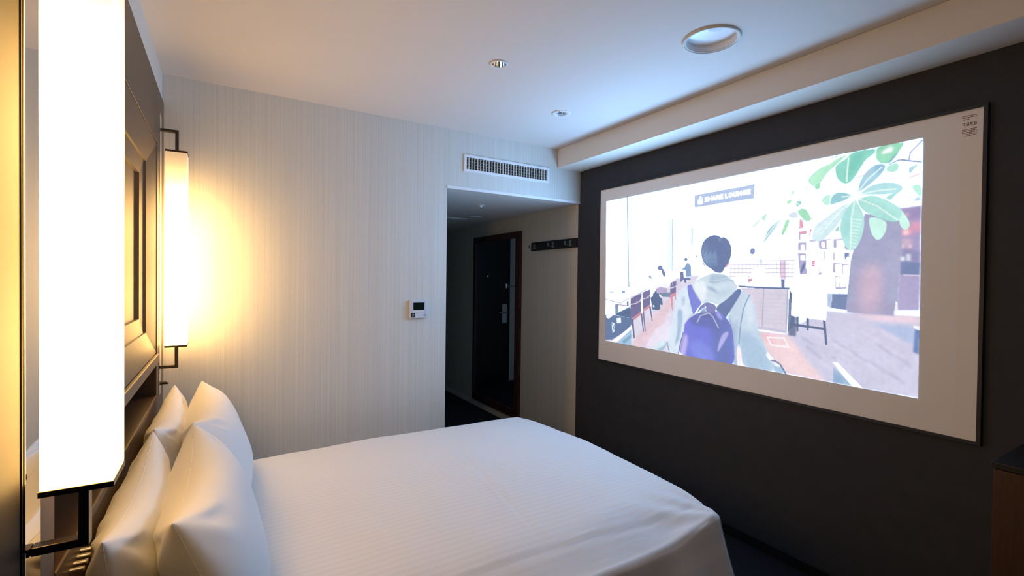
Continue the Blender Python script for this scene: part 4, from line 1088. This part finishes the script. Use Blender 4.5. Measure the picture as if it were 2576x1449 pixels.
# ---------------------------------------------------------------- coat rail
RY0, RY1, RZ0, RZ1 = YF+.022, 3.590, E+.272, E+.346
XW = XR+.002
t = thing('coat_rail', 'black wooden coat rail with metal hooks on the hall wall', 'coat rail', (XW, 3.26, RZ0))
bx('rail', XW-.018, XW, RY0, RY1, RZ0, RZ1, 'blackwood', t, .002)
for y in (3.535, 3.255, 3.02):
    z = E+.308
    h = bx('hook', XW-.024, XW-.018, y-.012, y+.012, z-.026, z+.024, 'chrome', t, .001)
    bx('hook_arm', XW-.070, XW-.024, y-.009, y+.009, z-.016, z-.010, 'chrome', t, .001)
    bx('hook_tip', XW-.074, XW-.069, y-.009, y+.009, z-.016, z+.014, 'chrome', t, .001)

# ---------------------------------------------------------------- hall mirror and entrance door
MY0, MY1, MZ0, MZ1 = 3.765, 4.722, E-1.300, E+.467
t = thing('hall_mirror', 'tall mirror in a dark reddish wood frame on the hall wall', 'mirror', (XW, 4.24, MZ0))
fb = .075
bx('glass', XW-.016, XW-.010, MY0+fb, MY1-fb*.6, MZ0+fb, MZ1-fb*.8, 'mirrordark', t)
bx('back', XW-.010, XW, MY0+.01, MY1-.01, MZ0+.01, MZ1-.01, 'blackwood', t)
bx('frame_bar', XW-.03, XW, MY0, MY0+fb, MZ0, MZ1, 'redwood', t, .002)
bx('frame_bar', XW-.03, XW, MY1-fb*.6, MY1, MZ0, MZ1, 'redwood', t, .002)
bx('frame_bar', XW-.03, XW, MY0+fb, MY1-fb*.6, MZ1-fb*.8, MZ1, 'redwood', t, .002)
bx('frame_bar', XW-.03, XW, MY0+fb, MY1-fb*.6, MZ0, MZ0+fb, 'redwood', t, .002)

dr = thing('door_1', 'dark entrance door at the end of the hall, seen in the mirror', 'door', (1.85, YE, 0))
dr['kind'] = 'structure'
bx('door_frame', 1.375, 1.395, YE-.03, YE, 0, 1.96, 'blackwood', dr, .002)
bx('door_frame', 2.355, 2.372, YE-.03, YE, 0, 1.96, 'blackwood', dr, .002)
bx('door_frame', 1.395, 2.355, YE-.03, YE, 1.93, 1.96, 'blackwood', dr, .002)
bx('door_leaf', 1.397, 2.353, YE-.022, YE, .005, 1.928, 'blackwood', dr, .002)
bx('lock_plate', 1.422, 1.492, YE-.032, YE-.022, E-.575, E-.315, 'slat', dr, .003)
hd = bx('handle', 1.425, 1.56, YE-.075, YE-.06, E-.435, E-.415, 'chrome', dr, .004)
bx('handle_stem', 1.445, 1.463, YE-.062, YE-.031, E-.434, E-.416, 'chrome', dr, .003)
bx('door_guard', 1.27, 1.43, YE-.05, YE-.035, E-.075, E-.063, 'chrome', dr, .002)
bx('guard_mount', 1.425, 1.45, YE-.05, YE-.022, E-.10, E-.035, 'chrome', dr, .002)
bm = BM(); lathe(bm, [(.014, 0), (.014, -.006), (.008, -.008)], (1.72, YE-.022, E+.06), 'Y', 20); obj('peephole', bm, 'chrome', dr)

# ---------------------------------------------------------------- cabinet by the screen wall
cx0, cy1, cz1 = 2.00, .4765, E-.530
t = thing('cabinet', 'dark reddish-brown wooden cabinet at the frame edge below the screen', 'cabinet', (2.18, 0, 0))
bx('carcass', cx0+.012, XR-.001, -.70, cy1-.004, .06, cz1-.018, 'darkwood', t, .002)
bx('plinth', cx0+.04, XR-.001, -.68, cy1-.02, 0, .06, 'blackwood', t)
bx('top', cx0, XR-.001, -.71, cy1, cz1-.018, cz1, 'blackwood', t, .0015)
for k in range(2):
    y1_ = cy1-.006-k*.585; d = bx('door', cx0, cx0+.012, y1_-.578, y1_, .065, cz1-.020, 'darkwood', t, .001)
    bx('door_knob', cx0-.018, cx0, y1_-.55, y1_-.538, .45, .57, 'bronze', d, .002)
